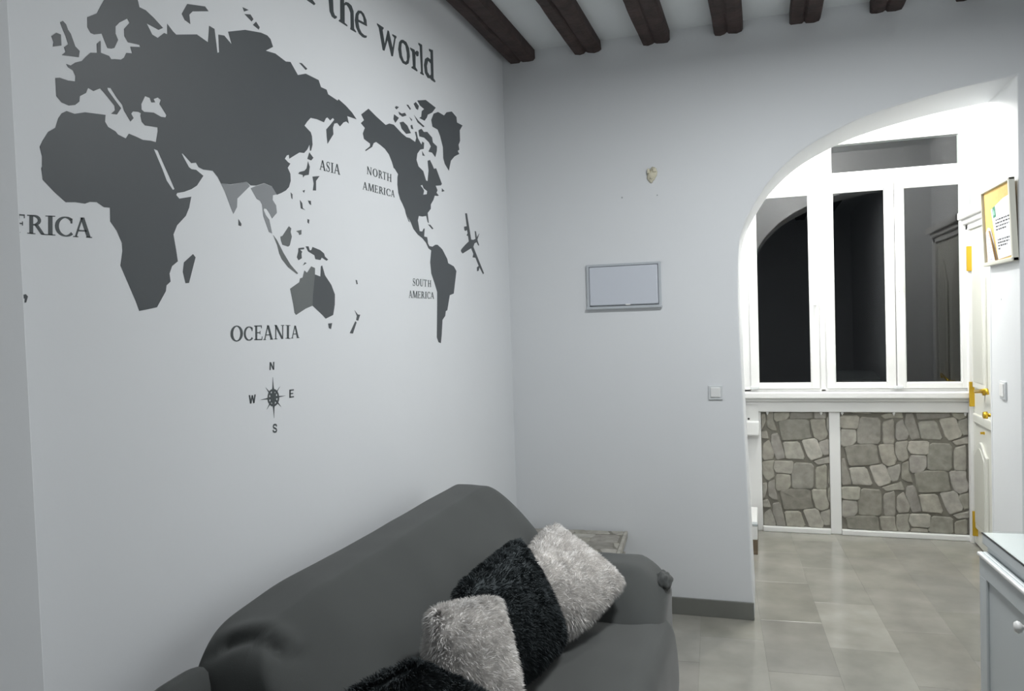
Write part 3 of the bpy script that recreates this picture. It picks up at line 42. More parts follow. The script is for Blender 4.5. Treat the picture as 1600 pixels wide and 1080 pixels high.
STONES=[[[0.62,[89,751,162,764,262,768,284,752,288,682,299,645,238,632,115,622,104,665]],[0.62,[89,277,162,291,262,295,284,278,288,208,299,172,238,158,115,149,104,191]],[0.86,[293,764,382,771,385,720,399,672,388,642,350,625,317,646,302,700]],[0.86,[293,291,382,297,385,246,399,199,388,168,350,151,317,172,302,227]],[0.8,[-17,473,56,483,47,435,57,376,22,348,-2,356,-20,398]],[0.8,[397,783,405,784,405,681,393,708]],[0.8,[397,309,405,311,405,208,393,235]],[0.98,[62,481,179,483,172,396,71,400,52,435]],[0.86,[160,816,161,792,137,761,77,750,64,765,63,816]],[0.86,[74,391,159,387,161,318,137,288,77,276,64,292,63,364]],[0.68,[305,816,305,772,169,768,167,816]],[0.68,[186,471,307,466,305,299,169,295,166,384]],[0.8,[388,816,388,775,318,773,319,816]],[0.8,[320,438,388,465,388,301,318,299]],[1.0,[234,627,328,638,365,538,357,516,293,490,269,523]],[1.0,[234,153,328,164,365,65,357,43,345,38,277,38,269,50]],[0.88,[115,610,217,615,254,496,135,500,128,531]],[0.88,[115,137,217,142,249,38,132,38,128,57]],[0.82,[-20,795,5,803,8,758,-11,697,-20,695]],[0.82,[-20,322,5,330,8,284,-11,223,-20,221]],[0.82,[350,618,405,636,405,541,403,534,370,526,342,592]],[0.82,[350,144,405,162,405,67,403,60,370,53,342,119]],[0.7,[15,806,38,816,58,816,57,759,79,689,44,693,16,716]],[0.7,[15,332,58,352,57,285,79,215,44,219,16,242]],[0.84,[-20,676,-18,676,11,689,28,634,-20,636]],[0.84,[-20,202,-18,202,11,215,28,161,-20,162]],[0.84,[310,486,395,513,405,517,405,472,389,473,334,462]],[0.84,[-12,592,24,622,40,584,61,537,49,494,-5,485,-18,509]],[0.84,[-12,118,24,148,40,110,61,63,54,38,-18,38]],[0.84,[401,428,405,432,405,328,396,346]],[0.72,[44,659,87,670,130,504,73,491,55,549,38,596]],[0.72,[44,185,87,196,128,38,67,38,55,75,38,122]]],[[0.62,[502,587,575,601,675,605,697,589,701,518,712,482,651,468,528,459,518,502]],[0.62,[502,114,575,127,675,132,697,115,701,45,703,38,516,38]],[0.62,[1118,816,1125,793,1064,779,941,769,931,812,930,816]],[0.62,[915,424,989,438,1089,442,1110,425,1115,355,1125,319,1064,305,941,296,931,339]],[0.86,[706,601,796,607,798,557,813,509,801,478,763,462,730,483,715,537]],[0.86,[706,127,796,134,798,83,812,38,722,38,715,63]],[0.86,[1225,816,1215,789,1176,772,1144,793,1137,816]],[0.86,[1119,438,1209,444,1212,394,1225,349,1225,343,1215,315,1176,298,1144,319,1128,374]],[0.8,[810,620,883,631,873,582,883,523,848,495,825,503,807,545]],[0.8,[810,146,883,157,873,109,883,49,869,38,821,38,807,71]],[0.98,[479,792,592,793,586,706,484,710,479,720]],[0.98,[479,318,592,320,586,233,484,237,479,246]],[0.98,[889,628,1005,630,999,543,898,547,879,582]],[0.98,[889,155,1005,157,999,70,898,73,879,109]],[0.86,[487,702,573,698,574,629,550,598,490,587,479,600,479,681]],[0.86,[487,228,573,224,574,155,550,125,490,113,479,126,479,207]],[0.86,[901,539,986,535,987,465,963,435,903,424,891,439,889,511]],[0.86,[901,65,986,61,986,38,890,38]],[0.68,[599,782,720,777,718,609,582,605,579,694]],[0.68,[599,308,720,303,718,135,582,131,579,221]],[0.68,[1013,618,1133,613,1131,446,995,442,992,531]],[0.68,[1013,145,1133,140,1132,38,993,38,992,57]],[0.8,[733,749,801,776,801,611,732,609]],[0.8,[733,275,801,302,801,138,732,136]],[0.8,[1147,585,1214,613,1214,448,1145,446]],[0.8,[1147,112,1214,139,1214,38,1146,38]],[1.0,[648,464,741,474,778,375,770,353,706,327,682,360]],[1.0,[1061,774,1155,785,1191,685,1183,663,1119,637,1096,670]],[1.0,[1061,300,1155,311,1191,212,1183,190,1119,163,1096,197]],[0.88,[665,816,668,806,548,811,547,816]],[0.88,[528,447,631,452,668,333,548,337,541,367]],[0.88,[941,757,1044,762,1081,643,962,647,954,678]],[0.88,[941,284,1044,289,1081,169,962,174,954,204]],[0.82,[763,454,832,477,834,431,816,370,783,363,755,429]],[0.82,[1176,765,1225,781,1225,680,1197,674,1168,739]],[0.82,[1176,291,1225,307,1225,206,1197,200,1168,266]],[0.7,[842,480,885,499,884,433,906,362,870,366,842,389]],[0.84,[724,796,786,816,844,816,854,781,802,783,747,773]],[0.84,[724,322,808,349,838,363,854,308,802,309,747,299]],[0.84,[1137,633,1221,660,1225,661,1225,619,1215,620,1161,609]],[0.84,[1137,159,1221,186,1225,188,1225,146,1215,146,1161,136]],[0.84,[815,739,851,769,866,731,887,684,876,641,822,633,809,656]],[0.84,[815,265,851,295,866,257,887,210,876,167,822,159,809,183]],[0.72,[543,816,543,814,486,802,482,816]],[0.72,[479,501,501,507,543,340,486,328,479,352]],[0.72,[871,806,910,816,914,816,957,651,900,639,882,696,864,743]],[0.72,[871,332,914,343,957,177,900,165,882,222,864,269]]]]
FOLD3=[[-1.114, 1.346, 0.83], [-1.093, 1.364, 0.844], [-1.063, 1.375, 0.852], [-1.029, 1.381, 0.857], [-1.004, 1.382, 0.85], [-0.983, 1.389, 0.834], [-0.961, 1.396, 0.814]]
KNOBY=-0.351
KNOBZ=0.633
# ------------------------------------------------------------------ helpers
def srgb(r, g, b):
    f = lambda c: (c/255)/12.92 if c <= 10 else ((c/255+.055)/1.055)**2.4
    return (f(r), f(g), f(b))
def mat(name, c, rough=.6, metal=0, spec=.5, var=0, vscale=8, bump=0, bscale=60, objcol=False, detail=4, sheen=0, coat=0):
    m = bpy.data.materials.new(name); m.use_nodes = True; nt = m.node_tree
    b = nt.nodes['Principled BSDF']; N = nt.nodes.new; L = nt.links.new
    b.inputs['Base Color'].default_value = (*c, 1); b.inputs['Roughness'].default_value = rough
    b.inputs['Metallic'].default_value = metal; b.inputs['Specular IOR Level'].default_value = spec
    if sheen: b.inputs['Sheen Weight'].default_value = sheen
    if coat: b.inputs['Coat Weight'].default_value = coat; b.inputs['Coat Roughness'].default_value = .12
    src = None
    if var or bump: tc = N('ShaderNodeTexCoord')
    if objcol:
        oi = N('ShaderNodeObjectInfo'); mx = N('ShaderNodeMix'); mx.data_type = 'RGBA'; mx.blend_type = 'MULTIPLY'
        mx.inputs['Factor'].default_value = 1; mx.inputs['A'].default_value = (*c, 1); L(oi.outputs['Color'], mx.inputs['B']); src = mx.outputs['Result']
    if var:
        n = N('ShaderNodeTexNoise'); n.inputs['Scale'].default_value = vscale; n.inputs['Detail'].default_value = detail
        geo = N('ShaderNodeNewGeometry'); L(geo.outputs['Position'], n.inputs['Vector'])
        mr = N('ShaderNodeMapRange'); mr.inputs['From Min'].default_value = .25; mr.inputs['From Max'].default_value = .75
        mr.inputs['To Min'].default_value = 1-var; mr.inputs['To Max'].default_value = 1+var
        L(n.outputs['Fac'], mr.inputs['Value'])
        m2 = N('ShaderNodeMix'); m2.data_type = 'RGBA'; m2.blend_type = 'MULTIPLY'; m2.inputs['Factor'].default_value = 1
        if src is None: m2.inputs['A'].default_value = (*c, 1)
        else: L(src, m2.inputs['A'])
        L(mr.outputs['Result'], m2.inputs['B']); src = m2.outputs['Result']
    if src is not None: L(src, b.inputs['Base Color'])
    if bump:
        n = N('ShaderNodeTexNoise'); n.inputs['Scale'].default_value = bscale; n.inputs['Detail'].default_value = 5
        L(tc.outputs['Object'], n.inputs['Vector'])
        bp = N('ShaderNodeBump'); bp.inputs['Strength'].default_value = bump; bp.inputs['Distance'].default_value = .004
        L(n.outputs['Fac'], bp.inputs['Height']); L(bp.outputs['Normal'], b.inputs['Normal'])
    return m
WALL = mat('wall_paint', (.755, .77, .785), .75, spec=.25, bump=.10, bscale=28, var=.012, vscale=2)
CEIL = mat('ceiling_paint', (.70, .725, .735), .85, spec=.15, bump=.1, bscale=20)
WHITE = mat('white_lacquer', (.80, .80, .785), .35, spec=.5)
PVC = mat('white_frame_plastic', (.82, .82, .81), .3, spec=.5)
WOOD = mat('dark_beam_wood', srgb(62, 49, 46), .65, spec=.35, var=.4, vscale=14, bump=.6, bscale=35)
TILE = mat('stone_floor_tile', srgb(146, 144, 137), .16, spec=.5, var=.22, vscale=4.2, bump=.05, bscale=40, objcol=True, detail=8)
GROUT = mat('tile_joint', srgb(120, 118, 112), .8)
SKIRT = mat('grey_skirting', srgb(118, 119, 114), .45, var=.06)
BROWN = mat('brown_skirting', srgb(112, 98, 80), .5, var=.1)
STONE = mat('wall_stone', srgb(172, 169, 160), .8, spec=.3, var=.24, vscale=22, bump=.5, bscale=30, objcol=True, detail=6)
MORTAR = mat('stone_mortar', srgb(124, 121, 112), .9, var=.1, vscale=40)
DECAL = mat('grey_vinyl', srgb(78, 82, 85), .5, spec=.35, var=.05, vscale=3)
DECAL1 = mat('light_grey_vinyl', srgb(138, 141, 144), .5, spec=.35)
DECAL2 = mat('mid_grey_vinyl', srgb(104, 108, 108), .5, spec=.35, var=.05, vscale=6)
INK = mat('dark_grey_lettering', srgb(74, 80, 82), .5, spec=.35)
SOFA = mat('grey_stretch_fabric', srgb(77, 79, 78), .85, spec=.2, var=.06, vscale=5, bump=.12, bscale=500, sheen=.15)
FURL = mat('pale_grey_fur', srgb(244, 241, 238), .9, spec=.2, var=.2, vscale=38, sheen=.4)
FURD = mat('charcoal_fur', srgb(66, 71, 73), .85, spec=.2, var=.25, vscale=45)
GOLD = mat('polished_brass', srgb(224, 184, 62), .28, metal=.85, spec=.5)
BLACK = mat('black_plastic', (.012, .012, .012), .5)
CORK = mat('cork', srgb(222, 186, 112), .85, var=.1, vscale=60)
PAPER = mat('white_paper', (.82, .83, .86), .7)
PAPER2 = mat('lilac_paper', (.72, .71, .80), .7)
GREEN = mat('green_print', srgb(30, 128, 92), .6)
PRINT = mat('printed_text', (.05, .05, .06), .7)
FRAMEW = mat('pale_wood_frame', srgb(205, 204, 192), .5)
STICK = mat('bamboo_stick', srgb(160, 130, 84), .6)
PLAST = mat('pale_grey_plastic', (.66, .68, .69), .4)
BOXM = mat('breaker_box_plastic', (.62, .65, .71), .35)
BOXT = mat('breaker_box_rim', (.50, .53, .56), .4)
TRIMG = mat('grey_trim', (.42, .45, .46), .4)
BEIGE = mat('cream_plaster_bit', srgb(216, 210, 188), .8)
CABM = mat('white_cabinet_paint', (.60, .635, .645), .4, spec=.45)
CTOP = mat('white_table_top', (.77, .79, .79), .25, spec=.5, coat=.4)
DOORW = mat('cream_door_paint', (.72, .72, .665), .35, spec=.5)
DOORP = mat('darker_door_panel', (.60, .60, .545), .4, spec=.4)  # panels in a darker greyish cream than the leaf
LAMPM = mat('lamp_white', (.8, .8, .8), .4)
EM = bpy.data.materials.new('lit_diffuser'); EM.use_nodes = True
EM.node_tree.nodes['Principled BSDF'].inputs['Emission Color'].default_value = (1, 1, 1, 1)
EM.node_tree.nodes['Principled BSDF'].inputs['Emission Strength'].default_value = 3
def thin_glass(name, c, ior):
    """clear pane: lets light straight through, mirrors by Fresnel"""
    m = bpy.data.materials.new(name); m.use_nodes = True; nt = m.node_tree; nt.nodes.clear(); N = nt.nodes.new; L = nt.links.new
    o = N('ShaderNodeOutputMaterial'); mx = N('ShaderNodeMixShader'); t = N('ShaderNodeBsdfTransparent'); g = N('ShaderNodeBsdfGlossy'); f = N('ShaderNodeFresnel'); ge = N('ShaderNodeNewGeometry'); sb = N('ShaderNodeMath'); sb.operation = 'SUBTRACT'; sb.inputs[0].default_value = 1; mu = N('ShaderNodeMath'); mu.operation = 'MULTIPLY'
    L(ge.outputs['Backfacing'], sb.inputs[1]); L(sb.outputs[0], mu.inputs[1])
    t.inputs['Color'].default_value = (*c, 1); g.inputs['Roughness'].default_value = 0.0; f.inputs['IOR'].default_value = ior
    L(f.outputs[0], mu.inputs[0]); L(mu.outputs[0], mx.inputs[0]); L(t.outputs[0], mx.inputs[1]); L(g.outputs[0], mx.inputs[2]); L(mx.outputs[0], o.inputs['Surface']); return m
GLASS = thin_glass('window_glass', (.9, .93, .92), 1.8)
TOPGLASS = thin_glass('table_glass', (.97, .985, .98), 1.5)

def tag(o, label=None, cat=None, group=None, kind=None):
    if label: o['label'] = label
    if cat: o['category'] = cat
    if group: o['group'] = group
    if kind: o['kind'] = kind
    return o
def link(name, me, m, parent=None):
    o = bpy.data.objects.new(name, me); col.objects.link(o)
    if m is not None:
        for mm in (m if isinstance(m, (list, tuple)) else [m]): me.materials.append(mm)
    if parent is not None: o.parent = parent
    return o
def mesh(name, V, Fc, m, parent=None, smooth=False):
    me = bpy.data.meshes.new(name); me.from_pydata([tuple(v) for v in V], [], [tuple(f) for f in Fc]); me.update()
    if smooth: me.polygons.foreach_set('use_smooth', [True]*len(me.polygons))
    return link(name, me, m, parent)
def frombm(name, bm, m, parent=None, smooth=False):
    bmesh.ops.recalc_face_normals(bm, faces=bm.faces[:])
    me = bpy.data.meshes.new(name); bm.to_mesh(me); bm.free()
    if smooth: me.polygons.foreach_set('use_smooth', [True]*len(me.polygons))
    return link(name, me, m, parent)
def empty(name, loc=(0, 0, 0), rz=0):
    o = bpy.data.objects.new(name, None); o.location = loc; o.rotation_euler = (0, 0, rz); o.empty_display_size = .05
    col.objects.link(o); return o
def bbox(bm, x0, x1, y0, y1, z0, z1, bev=0, seg=2):
    r = bmesh.ops.create_cube(bm, size=1); vs = r['verts']
    for v in vs: v.co = Vector(((x0+x1)/2+v.co.x*(x1-x0), (y0+y1)/2+v.co.y*(y1-y0), (z0+z1)/2+v.co.z*(z1-z0)))
    if bev:
        es = list({e for v in vs for e in v.link_edges})
        bmesh.ops.bevel(bm, geom=es, offset=bev, segments=seg, affect='EDGES', profile=.5)
def boxes(name, L, m, parent=None, bev=.003):
    bm = bmesh.new()
    for b in L: bbox(bm, *b, bev=bev)
    return frombm(name, bm, m, parent)
def cyl(bm, p0, p1, r, r1=None, n=16):
    p0, p1 = Vector(p0), Vector(p1); d = p1-p0
    q = d.to_track_quat('Z', 'Y').to_matrix().to_4x4(); q.translation = (p0+p1)/2
    bmesh.ops.create_cone(bm, cap_ends=True, segments=n, radius1=r, radius2=r if r1 is None else r1, depth=d.length, matrix=q)
def tube(name, pts, r, m, parent=None, n=8):
    V, Fc = [], []
    pts = [Vector(p) for p in pts]
    for i, p in enumerate(pts):
        d = (pts[min(i+1, len(pts)-1)]-pts[max(i-1, 0)]).normalized()
        a = d.orthogonal().normalized(); b = d.cross(a)
        if i and a.dot(pa) < 0: pass
        if i: a = (pa - d*pa.dot(d)).normalized(); b = d.cross(a)
        pa = a
        for k in range(n): V.append(p+a*r*math.cos(2*math.pi*k/n)+b*r*math.sin(2*math.pi*k/n))
    for i in range(len(pts)-1):
        for k in range(n): Fc.append((i*n+k, i*n+(k+1) % n, (i+1)*n+(k+1) % n, (i+1)*n+k))
    Fc.append(tuple(range(n))[::-1]); Fc.append(tuple(range((len(pts)-1)*n, len(pts)*n)))
    return mesh(name, V, Fc, m, parent, True)
def lathe(name, prof, m, parent=None, n=24, axis='Z'):
    V, Fc = [], []
    for r, h in prof:
        for k in range(n):
            a = 2*math.pi*k/n; V.append((r*math.cos(a), r*math.sin(a), h))
    for i in range(len(prof)-1):
        for k in range(n): Fc.append((i*n+k, i*n+(k+1) % n, (i+1)*n+(k+1) % n, (i+1)*n+k))
    Fc.append(tuple(range(n))[::-1]); Fc.append(tuple(range((len(prof)-1)*n, len(prof)*n)))
    o = mesh(name, V, Fc, m, parent, True)
    if axis == '-X': o.data.transform(Matrix.Rotation(-math.pi/2, 4, 'Y'))
    if axis == '-Y': o.data.transform(Matrix.Rotation(math.pi/2, 4, 'X'))
    return o
def prism(name, pts, fn, m, parent=None, closed=True):
    """solid from a 2D outline: fn(p, k) gives the 3D point for k = 0 (front) and 1 (back)"""
    bm = bmesh.new()
    a = [bm.verts.new(fn(p, 0)) for p in pts]; b = [bm.verts.new(fn(p, 1)) for p in pts]
    n = len(pts); bm.faces.new(a); bm.faces.new(b[::-1])
    for i in range(n): bm.faces.new((a[i], b[i], b[(i+1) % n], a[(i+1) % n]))
    return frombm(name, bm, m, parent)

D, XL, W, WJ, XR, XW = 3.9052, -1.2639, 5.5444, 4.3667, 1.0716, 1.253
ROOM_R, ROOM_F, TOP = 1.25, -1.2, 2.885

# ================================================================== SETTING
# floor with single tiles, laid about three degrees off the walls
fl = boxes('floor', [(XL-.1, XW+.1, ROOM_F-.1, W+.05, -.06, -.003)], GROUT, bev=0); tag(fl, kind='structure')
TW_, TL_, SK = .2815, .563, .0577
def clip(poly, ax, lim, sg):
    out = []
    for i in range(len(poly)):
        A, B = poly[i], poly[(i+1) % len(poly)]; da, db = sg*(A[ax]-lim), sg*(B[ax]-lim)
        if da >= 0: out.append(A)
        if da*db < 0: t = da/(da-db); out.append((A[0]+(B[0]-A[0])*t, A[1]+(B[1]-A[1])*t))
    return out
ang = math.atan(SK)
def tile_mesh(poly, name='tile'):
    n = len(poly); cx = sum(p[0] for p in poly)/n; cy = sum(p[1] for p in poly)/n
    V = [(x, y, -.004) for x, y in poly]+[(x, y, -.0006) for x, y in poly]
    for x, y in poly:
        d = math.hypot(cx-x, cy-y); V.append((x+(cx-x)/d*.0014, y+(cy-y)/d*.0014, 0))
    Fc = [tuple(range(2*n, 3*n))]
    for i in range(n):
        j = (i+1) % n; Fc += [(i, j, n+j, n+i), (n+i, n+j, 2*n+j, 2*n+i)]
    me = bpy.data.meshes.new(name); me.from_pydata(V, [], Fc); me.update(); me.materials.append(TILE); return me
hw, hl = TW_/2-.0005, TL_/2-.0005
full = tile_mesh([(-hw, -hl), (hw, -hl), (hw, hl), (-hw, hl)])
tone_over = {(1, 0): 1.22}
for i in range(-6, 7):
    for k in range(-11, 6):
        u = -.044+(i+.5)*TW_; v = (3.66 if i % 2 else 3.36)+TL_*(k+.5)
        ca, sa = math.cos(-ang), math.sin(-ang)
        # rotated about (0, 4)
        X = u*math.cos(ang)+(v-4)*-math.sin(ang); Y = 4+u*math.sin(ang)*0+(v-4)*math.cos(ang)
        R_ = Matrix.Rotation(ang, 2)
        P = [(X+q[0]*math.cos(ang)-q[1]*math.sin(ang), Y+q[0]*math.sin(ang)+q[1]*math.cos(ang)) for q in ((-hw, -hl), (hw, -hl), (hw, hl), (-hw, hl))]
        C = P
        for ax, lim, sg in ((0, XL, 1), (0, XW, -1), (1, ROOM_F, 1), (1, W-.002, -1)):
            C = clip(C, ax, lim, sg) if len(C) > 2 else []
        if len(C) < 3: continue
        if C == P or max(abs(a[0]-b[0])+abs(a[1]-b[1]) for a, b in zip(C, P)) < 1e-9 and len(C) == 4:
            o = bpy.data.objects.new('tile', full); col.objects.link(o); o.location = (X, Y, 0); o.rotation_euler = (0, 0, ang)
        else:
            o = bpy.data.objects.new('tile', tile_mesh(C)); col.objects.link(o)
        t = tone_over.get((i, k), random.uniform(.86, 1.07)); o.color = (t, t*random.uniform(.99, 1.005), t*random.uniform(.965, 1.01), 1)
        o.parent = fl
# left wall with the pier that hides the start of the lettering
bv = lambda o, wd, s=3: (lambda m: (setattr(m, 'width', wd), setattr(m, 'segments', s), setattr(m, 'limit_method', 'ANGLE')))(o.modifiers.new('bevel', 'BEVEL'))
wlft = prism('wall_left', [(XL, D+.02), (XL, .966), (-1.14, .961), (-1.40, ROOM_F-.1), (-1.5, ROOM_F-.1), (-1.5, D+.02)], lambda p, k: (p[0], p[1], k*2.95), WALL); bv(wlft, .003)
tag(wlft, kind='structure')
# back wall with the half arch
def crom(P, n=6):
    out = []
    for i in range(len(P)-1):
        p0, p1, p2, p3 = P[max(i-1, 0)], P[i], P[i+1], P[min(i+2, len(P)-1)]
        for k in range(n):
            t = k/n; out.append(tuple(.5*((2*b)+(-a+c)*t+(2*a-5*b+4*c-d)*t*t+(-a+3*b-3*c+d)*t**3) for a, b, c, d in zip(p0, p1, p2, p3)))
    return out+[P[-1]]
ARCH = crom([(-.066, 0), (-.090, .84), (-.103, 1.30), (-.108, 1.56), (-.100, 1.802), (-.078, 1.904), (-.045, 1.975), (.033, 2.098), (.117, 2.186), (.199, 2.249), (.296, 2.303), (.438, 2.364), (.591, 2.406), (.74, 2.437), (.885, 2.461), (XR, 2.482)], 5)
wb = prism('wall_back', [(XL-.1, 0)]+ARCH+[(XR, 0), (ROOM_R+.1, 0), (ROOM_R+.1, 2.95), (XL-.1, 2.95)], lambda p, k: (p[0], D if k == 0 else WJ, p[1]), WALL); bv(wb, .007)
tag(wb, kind='structure')
for x, z, r in ((-.656, 2.094, .0045), (-.481, 2.092, .0035)):
    bm = bmesh.new(); cyl(bm, (x, D+.004, z), (x, D-.0012, z), r, n=10); frombm('nail_hole', bm, TRIMG, wb)
bm = bmesh.new(); cyl(bm, (XR+.004, 4.185, 1.52), (XR-.001, 4.185, 1.52), .004, n=10); frombm('nail_hole', bm, TRIMG, wb)
tag(boxes('wall_right', [(ROOM_R, ROOM_R+.15, ROOM_F, D, 0, 2.95)], WALL, bev=0), kind='structure')
tag(boxes('wall_front', [(XL-.1, ROOM_R+.1, ROOM_F-.15, ROOM_F, 0, 2.95)], WALL, bev=0), kind='structure')
tag(boxes('ceiling', [(XL-.2, ROOM_R+.15, ROOM_F-.1, D, TOP, TOP+.12)], CEIL, bev=0), kind='structure')
tag(boxes('baseboard_back', [(XL, -.0668, D-.012, D, 0, .085)], SKIRT, bev=.002), kind='structure')
tag(boxes('baseboard_left', [(XL, XL+.012, 1.03, D-.012, 0, .085)], SKIRT, bev=.002), kind='structure')
# entrance hall behind the arch
HTOP = 2.74
tag(boxes('wall_hall_left', [(-.30, -.13, WJ, W+.05, 0, 2.95)], WALL, bev=0), kind='structure')
tag(boxes('wall_hall_right', [(XW+.02, XW+.17, WJ, W+.05, 0, 2.95), (XR, XW+.02, WJ, WJ+.02, 0, 2.95), (XW, XW+.02, WJ+.02, 4.60, 0, 2.95), (XW, XW+.02, 4.60, W, 2.03, 2.95)], WALL, bev=0), kind='structure')
tag(boxes('ceiling_hall', [(-.3, XW+.15, WJ, W+.05, HTOP, HTOP+.1)], CEIL, bev=0), kind='structure')
wf = boxes('wall_hall_back', [(-.13, XW+.02, W+.0125, W+.10, 0, .955)], WHITE, bev=0); tag(wf, kind='structure')
tag(boxes('wall_hall_lintel', [(-.13, XW+.02, W-.005, W+.10, 2.645, 2.95)], WHITE, bev=0), kind='structure')

# ------------------------------------------------------------------ window
wn = empty('window_1', (.55, W, .95)); tag(wn, kind='structure')
def wpart(name, L, m=PVC, parent=wn, bev=.004):
    o = boxes(name, L, m, None, bev); o.parent = parent
    
    if parent is wn: o.matrix_parent_inverse = Matrix.Translation(-wn.location)
    return o
Y0, Y1 = W-.012, W+.05
frame = wpart('frame', [(-.13, XW, Y0, Y1, .955, .972), (-.13, XW, Y0-.006, Y1, 2.317, 2.385), (-.13, XW, Y0-.012, Y1, 2.578, 2.645), (.362, .396, Y0, Y1, .955, 2.60), (-.13, -.08, Y0, Y1, .955, 2.60), (.345, .41, Y0+.008, Y1, .96, 2.32), (.80, .84, Y0+.008, Y1, .96, 2.32), (1.235, 1.25, Y0+.006, Y1, .96, 2.32), (1.241, XW, Y0, Y1, .955, 2.60), (.396, .453, Y0, Y1, 2.36, 2.60), (1.195, 1.245, Y0, Y1, 2.36, 2.60), (.45, 1.2, Y0, Y1, 2.37, 2.39), (.45, 1.2, Y0, Y1, 2.573, 2.60)])
wpart('frame_head', [(-.13, XW, Y0-.028, Y0, 2.618, 2.645)])
wpart('blind_panel', [(-.095, .362, W+.004, W+.03, 2.385, 2.578)])
def pane(x0, x1, z0, z1, parent):
    o = boxes('pane', [(x0-.008, x1+.008, W-.001, W+.005, z0-.008, z1+.008)], GLASS, None, 0); o.parent = parent;
tp = wpart('transom_sash', [(.453, 1.195, W-.006, W+.03, 2.390-.012, 2.390), (.453, 1.195, W-.006, W+.03, 2.573, 2.583)]); pane(.453, 1.195, 2.390, 2.573, tp)
for x0, x1, hx in ((-.030, .305, .332), (.453, .765, None), (.875, 1.194, .850)):
    l, r = max(x0-.052, -.093), min(x1+.052, 1.240)
    if x0 == .453: r = x1+.0525
    if x0 == .875: l = x0-.0525
    a, b = W-.024, W+.03
    s = wpart('sash', [(l, x0, a, b, .974, 2.314), (x1, r, a, b, .974, 2.314), (x0-.002, x1+.002, a+.0005, b, .974, 1.012), (x0-.002, x1+.002, a+.0005, b, 2.262, 2.314)])
    bead = wpart('glazing_bead', [(x0-.001, x0+.004, W-.014, W, 1.008, 2.266), (x1-.004, x1+.001, W-.014, W, 1.008, 2.266), (x0, x1, W-.014, W, 1.008, 1.016), (x0, x1, W-.014, W, 2.258, 2.266)], PVC, s, 0)
    pane(x0, x1, 1.012, 2.262, s)
    if hx:
        bm = bmesh.new(); bbox(bm, hx-.014, hx+.014, a-.010, a, 1.60, 1.67, .004); cyl(bm, (hx, a-.008, 1.645), (hx, a-.04, 1.645), .009); bbox(bm, hx-.010, hx+.010, a-.048, a-.034, 1.525, 1.655, .005)
        h = frombm('handle', bm, PVC); h.parent = s
for x in (-.085, .80): wpart('hinge_cap', [(x, x+.055, W-.038, W-.02, .974, .992)], PLAST)
# sill, rails and posts below the window
t1 = boxes('trim_1', [(-.13, XW, W-.085, W+.012, .915, .955), (-.13, XW, W-.055, W+.012, .893, .9155), (-.13, XW, W-.030, W+.012, .819, .894)], PVC, bev=.006); tag(t1, kind='structure')
t2 = boxes('trim_2', [(-.13, -.023, W-.014, W+.012, 0, .82), (.408, .476, W-.014, W+.012, 0, .82), (1.228, XW, W-.014, W+.012, 0, .82), (-.0235, .4085, W-.03, W+.012, 0, .035), (.4755, 1.2285, W-.03, W+.012, 0, .035)], PVC, bev=.005); tag(t2, kind='structure')

# ------------------------------------------------------------------ stone infill panels
def stone_mesh(pl, fn, hgt, inset):
    pts = [Vector((pl[i]/1000, pl[i+1]/1000)) for i in range(0, len(pl), 2)]
    # drop near duplicates, shrink a little towards the centre for the joint, subdivide and roughen
    q = [p for i, p in enumerate(pts) if (p-pts[i-1]).length > .004]
    if len(q) < 3: return None
    if sum(q[i-1].x*q[i].y-q[i].x*q[i-1].y for i in range(len(q))) < 0: q = q[::-1]
    c = sum(q, Vector((0, 0)))/len(q); q = [c+(p-c)*(1+.0045/max((p-c).length, .02)) for p in q]; q2 = []
    for i in range(len(q)):
        a, b = q[i], q[(i+1) % len(q)]; q2.append(a*.88+b*.12 if (b-a).length > .02 else a)
        n = int((b-a).length/.035)
        for k in range(1, n): q2.append(a.lerp(b, k/n))
        if (b-a).length > .02: q2.append(a*.12+b*.88)
    n = len(q2); V = []; Fc = []
    for lv, (sh, h) in enumerate(((.000, 0), (.002, hgt*.75), (inset, hgt), (inset*2.6, hgt*1.12))):
        for p in q2:
            d = (c-p).length; s = min(sh/d, .6) if d > 1e-6 else 0
            jit = Vector((noise.noise((p.x*40, p.y*40, 1)), noise.noise((p.x*40, p.y*40, 7))))*.0022
            pp = p.lerp(c, s)+jit; V.append(fn(pp.x, pp.y, h+(noise.noise((pp.x*30, pp.y*30, 3))*.0018 if lv > 1 else 0)))
    V.append(fn(c.x, c.y, hgt*1.1))
    for lv in range(3):
        for i in range(n): j = (i+1) % n; Fc.append((lv*n+i, lv*n+j, lv*n+n+j, lv*n+n+i))
    for i in range(n): Fc.append((3*n+i, 3*n+(i+1) % n, 4*n))
    return V, Fc
def stones(parent, L, fn, hgt=.009, inset=.004):
    for t, pl in L:
        r = stone_mesh(pl, fn, hgt*random.uniform(.8, 1.2), inset)
        if r is None: continue
        o = mesh('stone', r[0], r[1], STONE, parent); k = t*random.uniform(.92, 1.05)
        o.color = (k, k*random.uniform(.985, 1.01), k*random.uniform(.96, 1.02), 1)
for k, (x0, x1, lab) in enumerate(((-.023, .408, 'narrow grey stone infill panel left of the white post below the window sill'), (.476, 1.228, 'wide grey stone infill panel right of the white post below the window sill'))):
    pn = boxes('stone_panel', [(x0, x1, W+.002, W+.012, .035, .819)], MORTAR, bev=0); tag(pn, lab, 'stone panel', 'stone panels below the window')
    stones(pn, STONES[k], lambda x, y, h: (x, W+.002-h, y))
    for x in ((.02, .36) if k == 0 else (.49, .80, 1.21)):
        bm = bmesh.new(); bmesh.ops.create_icosphere(bm, subdivisions=2, radius=.009, matrix=Matrix.Translation((x, W-.014, .812))); bbox(bm, x-.004, x+.004, W-.016, W-.004, .798, .812, .001)
        frombm('fixing_clip', bm, PVC, pn, True)

